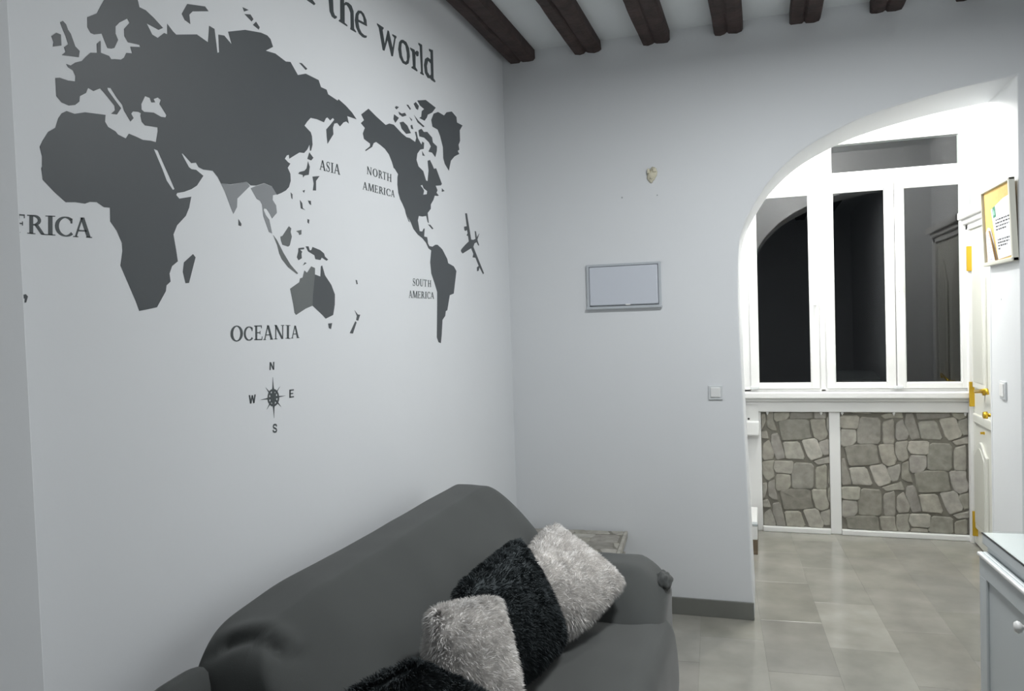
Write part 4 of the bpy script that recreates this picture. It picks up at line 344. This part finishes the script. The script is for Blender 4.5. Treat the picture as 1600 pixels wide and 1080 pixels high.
# ------------------------------------------------------------------ front door in the hall's right wall
dr = empty('door_1', (XW, 5.05, 0)); tag(dr, kind='structure')
def dpart(name, L, m, bev=.003, parent=None):
    o = boxes(name, [(a-XW, b-XW, c-5.05, d-5.05, e, f) for a, b, c, d, e, f in L], m, dr if parent is None else parent, bev); return o
dpart('door_frame', [(XW-.03, XW+.02, 5.475, 5.525, 0, 2.0), (XW-.03, XW+.02, 4.60, 4.66, 0, 2.0), (XW-.03, XW+.02, 4.60, 5.525, 1.965, 2.03)], WHITE)
dpart('cornice', [(XW-.075, XW+.02, 4.56, 5.53, 2.03, 2.075), (XW-.05, XW+.02, 4.58, 5.53, 2.0, 2.031)], WHITE, .006)
leaf = dpart('door_leaf', [(XW-.012, XW+.02, 4.66, 5.475, .01, 1.965)], DOORW)
def dprism(name, pts, x0, x1, m, bevel=.006):
    o = prism(name, pts, lambda p, k: ((x0 if k == 0 else x1)-XW, p[0]-5.05, p[1]), m, leaf); bv(o, bevel, 2); return o
for ya, yb in ((5.135, 5.425), (4.71, 5.0)):
    c = (ya+yb)/2; top = [(yb-(yb-ya)*t, 1.66+.17*math.sin(math.pi*t)**2) for t in [i/12 for i in range(13)]]
    lo = [(yb-(yb-ya)*t, .60+.07*math.sin(math.pi*t)**2) for t in [i/12 for i in range(13)]]
    for tops, z0 in ((top, .99), (lo, .12)):
        out = [(ya, z0), (yb, z0)]+tops
        ins = lambda d: [(ya+d, z0+d), (yb-d, z0+d)]+[(min(max(p[0], ya+d), yb-d), p[1]-d) for p in tops]
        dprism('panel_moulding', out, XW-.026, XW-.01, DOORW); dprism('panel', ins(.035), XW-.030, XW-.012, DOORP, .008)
dprism('rail_moulding', [(4.70, .775), (5.43, .775), (5.43, .83), (4.70, .83)], XW-.026, XW-.01, DOORW)
for z, yy in ((1.785, 5.460), (.945, 5.435), (.145, 5.395)): dpart('lock_plate', [(XW-.040, XW-.008, yy, yy+.016, z-.077, z+.077)], GOLD, .002)
bm = bmesh.new(); hy, hz = 5.20-5.05, .985
cyl(bm, (-.012, hy, hz), (-.024, hy, hz), .024, n=20); cyl(bm, (-.02, hy, hz), (-.065, hy, hz), .010)
cyl(bm, (-.06, hy+.008, hz), (-.06, hy-.24, hz+.034), .0085, .0075); cyl(bm, (-.06, hy-.237, hz+.036), (-.055, hy-.243, hz+.006), .009, .007)
frombm('door_handle', bm, GOLD, dr, True)
bm = bmesh.new(); cyl(bm, (-.01, .17, .735), (-.018, .17, .735), .009); bbox(bm, -.034, -.016, .167, .173, .728, .742, .001); frombm('key', bm, GOLD, dr)
bm = bmesh.new(); cyl(bm, (-.01, -.05, .87), (-.05, -.05, .87), .010); cyl(bm, (-.05, -.05, .87), (-.07, -.05, .87), .022, .019, 20); frombm('door_knob', bm, GOLD, dr, True)

# ------------------------------------------------------------------ ceiling beams
ordn = ['first', 'second', 'third', 'fourth', 'fifth', 'sixth', 'seventh']
for i in range(7):
    x0 = -1.222+i*.343; wd = .136; by0, by1 = ROOM_F, D-.001
    n = 46; V = []; Fc = []
    prof = [(0, 0), (0, -.045), (.006, -.054), (.03, -.057), (.052, -.055), (.062, -.046), (.072, -.055), (.105, -.057), (.128, -.053), (.136, -.043), (.136, 0)]
    for k in range(n+1):
        y = by0+(by1-by0)*k/n
        for j, (px, pz) in enumerate(prof):
            jx = noise.noise((i*7+j*.8, y*5, 2))*.006 if 0 < j < len(prof)-1 else 0
            jz = noise.noise((i*5+j*.9, y*6, 9))*.005 if 0 < j < len(prof)-1 else 0
            V.append((px-wd/2+jx, y-D, pz+jz))
    m_ = len(prof)
    for k in range(n):
        for j in range(m_-1): Fc.append((k*m_+j, (k+1)*m_+j, (k+1)*m_+j+1, k*m_+j+1))
        Fc.append((k*m_+m_-1, (k+1)*m_+m_-1, (k+1)*m_, k*m_))
    Fc.append(tuple(range(m_))); Fc.append(tuple(range(n*m_, n*m_+m_))[::-1])
    o = mesh('ceiling_beam', V, Fc, WOOD); o.location = (x0+wd/2, D, TOP)
    if i == 6: lab = 'dark brown ceiling beam furthest right, only a sliver showing in the top corner'
    else: lab = 'dark brown rough ceiling beam, %s counted from the wall with the map' % ordn[i]
    tag(o, lab, 'beam', 'dark ceiling beams')

# ================================================================== WALL DECALS
def ring3(pl): return [Vector((pl[i]/1000, pl[i+1]/1000, 0)) for i in range(0, len(pl), 2)]
def decal(name, polys, m, parent, th=.0007):
    V, Fc = [], []
    for rings in polys:
        R3 = [ring3(r) for r in rings]; flat = [v for r in R3 for v in r]; b = len(V); n = len(flat)
        V += [(XL+th, v.x, v.y) for v in flat]+[(XL+.0001, v.x, v.y) for v in flat]
        for t in tessellate_polygon(R3):
            a, bb, c = [flat[i] for i in t]
            cr = (bb.x-a.x)*(c.y-a.y)-(bb.y-a.y)*(c.x-a.x)
            if abs(cr) < 1e-12: continue
            Fc.append(tuple(b+i for i in (t if cr > 0 else t[::-1])))
        k = b
        for r in R3:
            for i in range(len(r)): j = (i+1) % len(r); Fc.append((k+i, k+n+i, k+n+j, k+j))
            k += len(r)
    return mesh(name, V, Fc, m, parent)
wm = empty('world_map_decal', (0, 0, 0)); tag(wm, 'large dark grey vinyl world map stuck on the white wall above the sofa', 'wall decal')
LL = {1: 'lighter grey peninsula', 2: 'mid grey land piece'}
for n_, t, o_, hs in MAP:
    o = decal(n_, [[o_]+hs], (DECAL, DECAL1, DECAL2)[t], wm)
    if t: o['label'] = LL[t]
pl = decal('airplane_decal', [[PLANE]], DECAL, None); tag(pl, 'small grey airplane silhouette stuck right of South America on the map wall', 'wall decal')
cp = empty('compass_decal'); tag(cp, 'small grey compass rose with letters N, E, S and W below the OCEANIA lettering', 'wall decal')
decal('ring', [[COMPASS['ring'][0], COMPASS['ring'][1]]], INK, cp, .0009); decal('hub', [[COMPASS['hub']]], INK, cp, .0011)
for nd in COMPASS['needle']: decal('needle', [[nd]], INK, cp, .0007)
for L in WORDS['compass']: decal('letter', L, INK, cp)
def word(keys, label):
    e = empty('wall_lettering'); tag(e, label, 'lettering', 'words around the wall map')
    for k in keys:
        for L in WORDS[k]: decal('letter', L, INK, e)
word(['africa'], 'grey serif word AFRICA left of the map, its start hidden by the pier')
word(['oceania'], 'grey serif word OCEANIA below the map and above the compass rose')
word(['asia'], 'small grey serif word ASIA in the map, right of the Japanese islands')
word(['north', 'north_america'], 'grey serif words NORTH AMERICA in two lines, left of that landmass')
word(['south', 'south_america'], 'grey serif words SOUTH AMERICA in two lines, left of that landmass')
word(['d', 'the', 'world'], 'largest grey lettering, the world, above the map and cut by the top edge')

# ================================================================== THINGS ON THE BACK WALL
bx = empty('breaker_box', (-.66, D, 1.651)); tag(bx, 'flat pale grey fuse box cover on the white back wall', 'fuse box')
hw_, hh = .188, .114
def rbox(name, L, m, parent, bev=.003): return boxes(name, L, m, parent, bev)
rbox('cover_frame', [(-hw_, -hw_+.014, -.014, 0, -hh, hh), (hw_-.014, hw_, -.014, 0, -hh, hh), (-hw_, hw_, -.0139, 0, hh-.012, hh), (-hw_-.002, hw_+.002, -.022, 0, -hh, -hh+.014)], BOXT, bx)
rbox('cover_door', [(-hw_+.016, hw_-.016, -.018, 0, -hh+.02, hh-.014)], BOXM, bx, .004)
rbox('latch', [(.010, .034, -.023, -.012, -hh+.017, -hh+.024)], PVC, bx, .001)
def switch(name, loc, rz, label, w=.068, h=.070, w2=.046):
    e = empty(name, loc, rz); tag(e, label, 'light switch')
    rbox('switch_plate', [(-w/2, w/2, -.009, 0, -h/2, h/2)], PLAST, e, .003)
    rbox('rocker', [(-w2/2, w2/2, -.0145, -.006, -h/2+.013, h/2-.009)], PVC, e, .003)
    return e
switch('light_switch', (-.2245, D, 1.112), 0, 'square white light switch on the back wall left of the arch')
switch('light_switch', (XR, 4.155, 1.094), -math.pi/2, 'white light switch on the right arch jamb below the cork board', .085, .085, .06)
wa = empty('wall_anchor', (-.503, D, 2.193)); tag(wa, 'small cream plaster stub left from a fitting, high on the back wall', 'wall fitting')
bm = bmesh.new()
bmesh.ops.create_icosphere(bm, subdivisions=3, radius=1)
for v in bm.verts:
    k = 1+.3*noise.noise(v.co*2.1); v.co = Vector((v.co.x*.024*k, -abs(v.co.y)*.016*k, v.co.z*.034*k+(.006 if v.co.x > 0 else -.004)))
frombm('plaster_stub', bm, BEIGE, wa, True)
bm = bmesh.new(); bbox(bm, -.022, -.010, -.020, -.004, .008, .030, .002); bbox(bm, .006, .022, -.022, -.004, .012, .030, .002); cyl(bm, (0, -.012, -.012), (0, -.024, -.014), .006); frombm('bracket', bm, BEIGE, wa)
# cork board on the arch jamb
cb = empty('cork_board', (XR, 4.135, 1.685)); cb.rotation_euler = (0, math.radians(-2.2), 0)
tag(cb, 'small cork notice board with pinned papers on the right arch jamb', 'notice board')
L2, H2 = .232, .365
rbox('board_frame', [(-.026, -.002, -L2, -L2+.022, 0, H2), (-.026, -.002, L2-.012, L2, 0, H2), (-.026, -.002, -L2, L2, H2-.012, H2), (-.030, -.002, -L2, L2, 0, .018)], FRAMEW, cb, .003)
rbox('cork_sheet', [(-.014, -.004, -L2+.02, L2-.01, .012, H2-.01)], CORK, cb, 0)
def sheet(name, pts, x, m, parent=cb): return prism(name, pts, lambda p, k: (x if k == 0 else x+.0006, p[0], p[1]), m, parent)
pa = sheet('notice_paper', [(-.208, .03), (.02, .022), (.10, .262), (-.10, .292), (-.205, .296)], -.0165, PAPER)
pa['label'] = 'white printed notice with a green square emblem'
sheet('emblem', [(.02, .222), (.062, .218), (.072, .268), (.032, .272)], -.0174, GREEN, pa)
sheet('emblem_mark', [(.036, .232), (.054, .230), (.060, .246), (.050, .258), (.040, .248)], -.0178, mat('pale_green_print', srgb(150, 200, 180), .6), pa)
tx = []
for r, (z, a, b) in enumerate(((.205, -.18, .03), (.190, -.18, .035), (.175, -.17, .03), (.160, -.13, .03), (.112, -.17, 0.01), (.098, -.16, .012), (.084, -.13, .008), (.070, -.03, .008))):
    y = b
    while y > a:
        l = random.uniform(.012, .032); tx.append((-.0172, -.0168, max(y-l, a), y, z-.0035, z+.0035)); y -= l+random.uniform(.006, .012)
boxes('printed_lines', tx, PRINT, pa, 0)
pb = sheet('handwritten_note', [(.035, .016), (.20, .014), (.205, .165), (.165, .185), (.12, .175), (.085, .115)], -.0165, PAPER2); pb['label'] = 'pale lilac handwritten note'
tx = [(-.0172, -.0168, y, y+random.uniform(.01, .02), z-.002, z+.002) for z in (.145, .125, .105, .085, .065, .03) for y in (.12, .15)]
boxes('handwriting', tx, mat('violet_ink', (.30, .28, .42), .7), pb, 0)
tube('wooden_stick', [(-.020, .135, .165), (-.021, .085, .095), (-.022, .035, .014)], .0045, STICK, cb)
# white entry-phone box and the low trim on the hall's left side
ip = empty('wall_box', (-.080, W-.014, .66)); tag(ip, 'small white wall box with a black dot, left of the stone panel', 'wall box')
bm = bmesh.new(); bbox(bm, -.048, .046, -.050, 0, 0, .098, .008); frombm('lower_box', bm, PVC, ip)
prism('back_plate', [(-.046, .09), (.044, .09), (.044, .17)]+[(.044-.03*(1-math.cos(t)), .17+.04*math.sin(t)) for t in [k*math.pi/16 for k in range(1, 9)]]+[(-.046, .21)], lambda p, k: (p[0], -.022 if k == 0 else 0, p[1]), WHITE, ip)
bm = bmesh.new(); cyl(bm, (-.022, -.020, .112), (-.022, -.0245, .112), .007); frombm('dot', bm, BLACK, ip)
tag(boxes('baseboard_hall', [(-.13, -.056, 4.97, W-.03, 0, .092)], BROWN, bev=.002), kind='structure')
tr = empty('cable_trunking', (-.116, 4.97, .092)); tag(tr, 'short white cable trunking on the brown skirting left inside the hall', 'trunking')
boxes('duct', [(-.034, .0605, 0, .5, 0, .085)], PVC, tr, .004); boxes('end_cap', [(.03, .064, -.004, .05, .085, .100)], TRIMG, tr, .004)

# ================================================================== SOFA
def rounded_box(x0, x1, y0, y1, z0, z1, r, res=.018):
    """dense cube grid pushed to a rounded box"""
    bm = bmesh.new(); size = (x1-x0, y1-y0, z1-z0); c = Vector(((x0+x1)/2, (y0+y1)/2, (z0+z1)/2))
    n = [max(6, int(s/res)) for s in size]; vid = {}
    def vert(i, j, k):
        if (i, j, k) not in vid:
            p = Vector((size[0]*(i/n[0]-.5), size[1]*(j/n[1]-.5), size[2]*(k/n[2]-.5)))
            q = Vector([max(-s/2+r, min(s/2-r, a)) for a, s in zip(p, size)]); d = p-q
            if d.length > 1e-9: p = q+d.normalized()*r
            vid[i, j, k] = bm.verts.new(p+c)
        return vid[i, j, k]
    for a, b, ax in ((0, 1, 2), (1, 2, 0), (0, 2, 1)):
        for side in (0, n[ax]):
            for u in range(n[a]):
                for v in range(n[b]):
                    f = []
                    for du, dv in ((0, 0), (1, 0), (1, 1), (0, 1)):
                        ijk = [0, 0, 0]; ijk[a] = u+du; ijk[b] = v+dv; ijk[ax] = side; f.append(vert(*ijk))
                    bm.faces.new(f)
    bmesh.ops.recalc_face_normals(bm, faces=bm.faces[:]); return bm
def smooth(a, b, x):
    t = max(0, min(1, (x-a)/(b-a))); return t*t*(3-2*t)
def wrinkle(bm, amp, s=6, seed=0):
    bm.normal_update()
    for v in bm.verts:
        p = v.co; v.co = p+v.normal*amp*(noise.noise((p.x*s*1.6, p.y*s*.6, p.z*s+seed))+.5*noise.noise((p.x*s*3, p.y*s*1.5, p.z*s*2+seed)))
sofa = empty('sofa', (-.78, 2.0, 0)); tag(sofa, 'dark grey sofa in a stretch cover against the map wall', 'sofa')
def spart(name, bm, m=SOFA, parent=None):
    bm.transform(Matrix.Translation((.78, -2.0, 0))); return frombm(name, bm, m, sofa if parent is None else parent, True)
bm = rounded_box(-1, 0, 1.27, 2.81, .08, .940, .13, .0115)
FOLD = [Vector(p) for p in FOLD3]
FR = [(0, -.70), (.44, -.70), (.70, -.775), (.81, -.845), (.90, -.92), (1, -.985)]
for v in bm.verts:
    x, y, z = v.co; t = min(1, (z-.08)/.86)
    front = next(a[1]+(b[1]-a[1])*(t-a[0])/(b[0]-a[0]) for a, b in zip(FR, FR[1:]) if t <= b[0]+1e-6)
    rear = -1.225+.085*smooth(.45, 1, t)
    v.co.x = rear+(x+1)*(front-rear)+.03*(y-1.9)*smooth(.3, 1, t)
    e = smooth(.62, 1, t)
    v.co.y = y-.045*e*smooth(2.6, 2.81, y)+.03*e*smooth(1.5, 1.275, y)
    v.co.z = z-t*(.060-.016*smooth(1.8, 2.6, y))-.02*t*smooth(1.6, 1.3, y)
for _ in range(30): bmesh.ops.smooth_vert(bm, verts=bm.verts[:], factor=.5, use_axis_x=True, use_axis_y=True, use_axis_z=True)
dn = Vector((.55, -.15, -.82)).normalized(); outw = Vector((.62, -.35, .70)).normalized()
dense = [Vector(p) for p in crom([tuple(p) for p in FOLD], 8)]
for v in bm.verts:
    if v.co.y > 1.6 or v.co.z < .6: continue
    k, q = min(enumerate(dense), key=lambda a: (v.co-a[1]).length_squared); d = v.co-q
    if d.length > .16: continue
    a = d.dot(dn); off = (d-dn*a); off -= outw*off.dot(outw); t = k/(len(dense)-1)
    wgt = math.exp(-(off.length/.035)**2)*min(1, .35+1.3*math.sin(math.pi*t))
    v.co += outw*wgt*(.011*math.exp(-((a+.012)/.015)**2)-.019*math.exp(-((a-.015)/.0125)**2))
wrinkle(bm, .006, 4); spart('backrest', bm)
bm = rounded_box(-.98, -.325, 1.20, 2.78, .06, .45, .075)
for v in bm.verts:
    v.co.z += .012*math.sin((v.co.y-1.2)/1.58*math.pi)*smooth(.3, .45, v.co.z)-.02*smooth(-.5, -.9, v.co.x)*smooth(.3, .45, v.co.z)
    v.co.x += .02*math.sin((v.co.z-.06)/.39*math.pi)*smooth(-.6, -.33, v.co.x)
wrinkle(bm, .004, 5, 3); spart('seat', bm)
for ya, yb, sd in ((2.71, 2.965, 1), (1.13, 1.36, -1)):
    bm = rounded_box(-1.185, -.34, ya, yb, .06, .60, .085)
    for v in bm.verts:
        t = smooth(.2, .6, v.co.z); x = v.co.x
        if sd == 1:
            if v.co.y < 2.84: v.co.y -= .15*(1-smooth(.40, .60, v.co.z))*smooth(2.84, 2.72, v.co.y)
            v.co.z += -.055*t*smooth(-.46, -.34, x)+.02*t*smooth(-.75, -1.2, x)
        else: v.co.z += .212*t*smooth(-1.0, -1.13, x)
    wrinkle(bm, .005, 6, 11+sd); spart('armrest', bm)
# bunched cloth where the cover is tucked on the far arm
bm = bmesh.new(); bmesh.ops.create_uvsphere(bm, u_segments=28, v_segments=18, radius=1)
for v in bm.verts:
    a = math.atan2(v.co.z, v.co.x); k = 1+.07*math.sin(a*3+v.co.y*5)+.26*noise.noise(v.co*2.3)
    v.co = Vector((v.co.x*.030*k-.362, v.co.y*.050*k+2.82, v.co.z*.036*k+.53))
spart('tucked_fold', bm)
for dx in (-.45, -1.1):
    for yy in (1.22, 2.85):
        bm = bmesh.new(); cyl(bm, (dx, yy, 0), (dx, yy, .09), .022, .030); spart('foot', bm, BLACK)

# ------------------------------------------------------------------ fur cushions
def cushion(name, corners, th, m, label, hair, nh, cat='cushion', seed=1, curl=.5):
    B, R, T, L = [np.array(c, float) for c in corners]; cen = (B+R+T+L)/4
    nrm = np.cross(R-B, L-B); nrm /= np.linalg.norm(nrm)
    e = empty(name, tuple(cen)); tag(e, label, cat, 'furry cushions on the sofa')
    n = 30; rs = np.random.RandomState(seed)
    def surf(u, v, s):
        # rounded-square outline with slightly hollow sides
        uu = u*(1-.055*(1-v**2))*(1-.045*u**2*v**2*2); vv = v*(1-.055*(1-u**2))*(1-.045*u**2*v**2*2)
        a, b = (uu+1)/2, (vv+1)/2
        P = (B*(1-a)[..., None]+R*a[..., None])*(1-b)[..., None]+(L*(1-a)[..., None]+T*a[..., None])*b[..., None]
        h = np.clip((1-u**2)*(1-v**2), 0, 1)**.42
        return P+nrm*(s*h*th*(1+.08*np.sin(u*3+1)*np.cos(v*2.5)))[..., None]
    g = np.linspace(-1, 1, n+1); g = np.sign(g)*(1-(1-abs(g))**1.35)
    U, Vv = np.meshgrid(g, g, indexing='ij')
    top = surf(U, Vv, np.ones_like(U)).reshape(-1, 3)-cen; bot = surf(U, Vv, -np.ones_like(U)).reshape(-1, 3)-cen
    N1 = (n+1)**2; Fc = []
    for i in range(n):
        for j in range(n):
            a = i*(n+1)+j; q = (a, a+n+1, a+n+2, a+1); Fc.append(q); Fc.append(tuple(N1+k for k in q[::-1]))
    o = mesh('cushion_cover', np.vstack([top, bot]), Fc, m, e, True)
    bm = bmesh.new(); bm.from_mesh(o.data); bmesh.ops.remove_doubles(bm, verts=bm.verts[:], dist=.0005); bm.to_mesh(o.data); bm.free()
    o.data.polygons.foreach_set('use_smooth', [True]*len(o.data.polygons))
    # fur: tapered, bent blades as real geometry
    u = rs.uniform(-1, 1, nh); v = rs.uniform(-1, 1, nh)
    k = nh//5; u[:k] = np.sign(u[:k])*(1-np.abs(rs.normal(0, .02, k))); v[k:2*k] = np.sign(v[k:2*k])*(1-np.abs(rs.normal(0, .02, k)))
    u = np.clip(u, -1, 1); v = np.clip(v, -1, 1)
    s = np.where(rs.rand(nh) < .5, 1., -1.); eps = 1e-3
    P0 = surf(u, v, s)
    ui, vi = np.clip(u, -.985, .985), np.clip(v, -.985, .985)
    Pu = surf(ui+eps, vi, s)-surf(ui-eps, vi, s); Pv = surf(ui, vi+eps, s)-surf(ui, vi-eps, s)
    Nn = np.cross(Pu, Pv)*s[:, None]; Nn /= np.linalg.norm(Nn, axis=1)[:, None]+1e-12
    tu = Pu/(np.linalg.norm(Pu, axis=1)[:, None]+1e-12)
    # clumped lay of the pile
    cl = np.array([[noise.noise((p[0]*26+seed, p[1]*26, p[2]*26)), noise.noise((p[0]*26, p[1]*26+9, p[2]*26+seed)), noise.noise((p[0]*26+5, p[1]*26, p[2]*26-seed))] for p in P0])
    ln = hair*rs.uniform(.65, 1.15, nh)
    d = Nn+cl*1.5*curl+rs.normal(0, .22, (nh, 3))+np.array([0, 0, -.42])*curl; d /= np.linalg.norm(d, axis=1)[:, None]
    inw = (d*Nn).sum(1); d = d+Nn*np.clip(.25-inw, 0, None)[:, None]; d /= np.linalg.norm(d, axis=1)[:, None]
    side = np.cross(d, tu+rs.normal(0, .4, (nh, 3))); side /= np.linalg.norm(side, axis=1)[:, None]
    wd = (.0011*rs.uniform(.7, 1.3, nh))[:, None]
    mid = P0+d*ln[:, None]*.55; tip = P0+d*ln[:, None]*.92+np.array([0, 0, -1])*ln[:, None]*.22+cl*ln[:, None]*.5*curl
    A = np.stack([P0-side*wd, P0+side*wd, mid+side*wd*.8, mid-side*wd*.8, tip], 1).reshape(-1, 3)-cen
    me = bpy.data.meshes.new('fur'); base = np.arange(nh)*5
    loops = np.stack([base, base+1, base+2, base+3, base+3, base+2, base+4], 1).reshape(-1)
    me.vertices.add(len(A)); me.vertices.foreach_set('co', A.astype(np.float32).reshape(-1))
    me.loops.add(len(loops)); me.loops.foreach_set('vertex_index', loops.astype(np.int32))
    ls = np.stack([np.arange(nh)*7, np.arange(nh)*7+4], 1).reshape(-1)
    me.polygons.add(nh*2); me.polygons.foreach_set('loop_start', ls.astype(np.int32))
    me.update(calc_edges=True); me.validate()
    f = link('fur', me, m, e); f['kind'] = 'stuff'
    return e
CUSH = [([[-0.608, 2.333, 0.49], [-0.47, 2.62, 0.591], [-0.743, 2.7, 0.756], [-0.76, 2.225, 0.708]], 0.065, FURL, 'pale grey furry cushion furthest back, propped tilted on the far armrest', 0.03, 26000, 'cushion', 3, 0.38), ([[-0.658, 1.982, 0.49], [-0.602, 2.309, 0.5], [-0.77, 2.385, 0.799], [-0.76, 1.792, 0.819]], 0.07, FURD, 'large charcoal furry cushion standing between the two pale grey cushions', 0.02, 24000, 'cushion', 5, 0.45), ([[-0.747, 1.586, 0.5], [-0.575, 1.791, 0.49], [-0.67, 1.87, 0.79], [-0.76, 1.665, 0.824]], 0.062, FURL, 'pale grey furry cushion in front, standing upright before the large charcoal one', 0.028, 24000, 'cushion', 8, 0.36), ([[-0.694, 1.41, 0.5], [-0.524, 1.565, 0.66], [-0.59, 1.225, 0.905], [-0.72, 1.088, 0.852]], 0.06, FURD, 'charcoal furry cushion nearest the camera, cut off by the bottom edge', 0.02, 22000, 'cushion', 9, 0.4)]
for c in CUSH: cushion('cushion', *c)

# ------------------------------------------------------------------ low side table behind the sofa
tb = empty('side_table', (-.93, 3.72, 0), math.radians(4)); tag(tb, 'low side table with a grey stone patterned top in the corner behind the sofa', 'table')
tx0, tx1, ty0, ty1, tz = -.27, .265, -.30, .155, .405
top = boxes('table_top', [(tx0, tx1, ty0, ty1, tz-.03, tz)], MORTAR, tb, .003)
tl = []
for t, p_l in STONES[1]:
    q = [(p_l[i]/1000, p_l[i+1]/1000) for i in range(0, len(p_l), 2)]
    q = [((x-.60)*.95+tx0, (z-.12)*.75+ty0) for x, z in q]
    for ax, lim, sg in ((0, tx0+.004, 1), (0, tx1-.016, -1), (1, ty0+.004, 1), (1, ty1-.006, -1)): q = clip(q, ax, lim, sg) if len(q) > 2 else []
    if len(q) > 2: tl.append((min(1, t*1.08), [c*1000 for p in q for c in p]))
stones(top, tl, lambda x, y, h: (x, y, tz-.001+h), .0035, .004)
boxes('edge_strip', [(tx1-.012, tx1+.003, ty0, ty1, tz-.032, tz+.003)], STONE, tb, .002)
boxes('apron', [(tx0+.02, tx1-.02, ty0+.02, ty1-.02, tz-.10, tz-.03)], STONE, tb, .002)
for x in (tx0+.03, tx1-.03):
    for y in (ty0+.03, ty1-.03): boxes('leg', [(x-.02, x+.02, y-.02, y+.02, 0, tz-.10)], STONE, tb, .002)

# ------------------------------------------------------------------ white cabinet at the right
cab = empty('cabinet', (.634, 2.712, 0), math.radians(4.2)); tag(cab, 'white cabinet with a glass covered top and a round knob at the right edge', 'cabinet')
CD, CLn, CH = .46, 1.3, .80
boxes('body', [(.012, CD, -CLn, -.008, .06, CH-.042), (.03, CD-.02, -CLn+.02, -.03, 0, .06)], CABM, cab, .003)
boxes('top_board', [(0, CD+.01, -CLn-.01, 0, CH-.042, CH-.010)], CABM, cab, .005)
boxes('top_surface', [(.003, CD+.007, -CLn-.007, -.003, CH-.010, CH-.0065)], CTOP, cab, 0)
boxes('rubber_edge', [(-.001, .003, -CLn-.01, .001, CH-.0095, CH-.0065), (-.001, CD+.01, -.002, .001, CH-.0095, CH-.0065)], BLACK, cab, 0)
boxes('glass_sheet', [(.001, CD+.008, -CLn-.008, -.001, CH-.0055, CH)], TOPGLASS, cab, .0008)
for k in range(3):
    a, b = -.012-k*.43, -.012-k*.43-.425
    d = boxes('door', [(-.004, .0125, b, a, .085, CH-.062)], CABM, cab, .004)
    boxes('door_frame', [(-.012, -.003, b, a, CH-.135, CH-.062), (-.012, -.003, b, a, .085, .16), (-.012, -.003, a-.058, a, .158, CH-.133), (-.012, -.003, b, b+.058, .158, CH-.133)], CABM, d, .003)
    boxes('moulding', [(-.019, -.0095, b, a, CH-.074, CH-.062)], WHITE, d, .004)
    ky = KNOBY-(0 if k == 0 else k*.43)
    kb = lathe('knob', [(.006, 0), (.006, .010), (.014, .016), (.0165, .022), (.013, .029), (.004, .032)], WHITE, d, axis='-X'); kb.location = (-.004, ky, KNOBZ)

# ================================================================== LAMPS (above the frame)
lp = empty('ceiling_lamp', (LIV[0], LIV[1], TOP-.062)); tag(lp, 'round white ceiling lamp mounted under the beams above the sofa', 'lamp')
lathe('lamp_housing', [(.02, 0), (.20, -.002), (.205, -.03), (.20, -.062), (.19, -.064)], LAMPM, lp, 40); lathe('lamp_diffuser', [(.188, -.062), (.188, -.068), (.05, -.0705)], EM, lp, 40)
lp = empty('hall_lamp', (HALL[0], HALL[1], HTOP)); tag(lp, 'bare bulb holder on the ceiling of the entrance hall behind the arch', 'lamp')
lathe('lamp_holder', [(.05, 0), (.05, -.012), (.022, -.02), (.020, -.075), (.016, -.08)], LAMPM, lp, 24); lathe('bulb', [(.014, -.08), (.016, -.095), (.028, -.115), (.030, -.122)], EM, lp, 24)
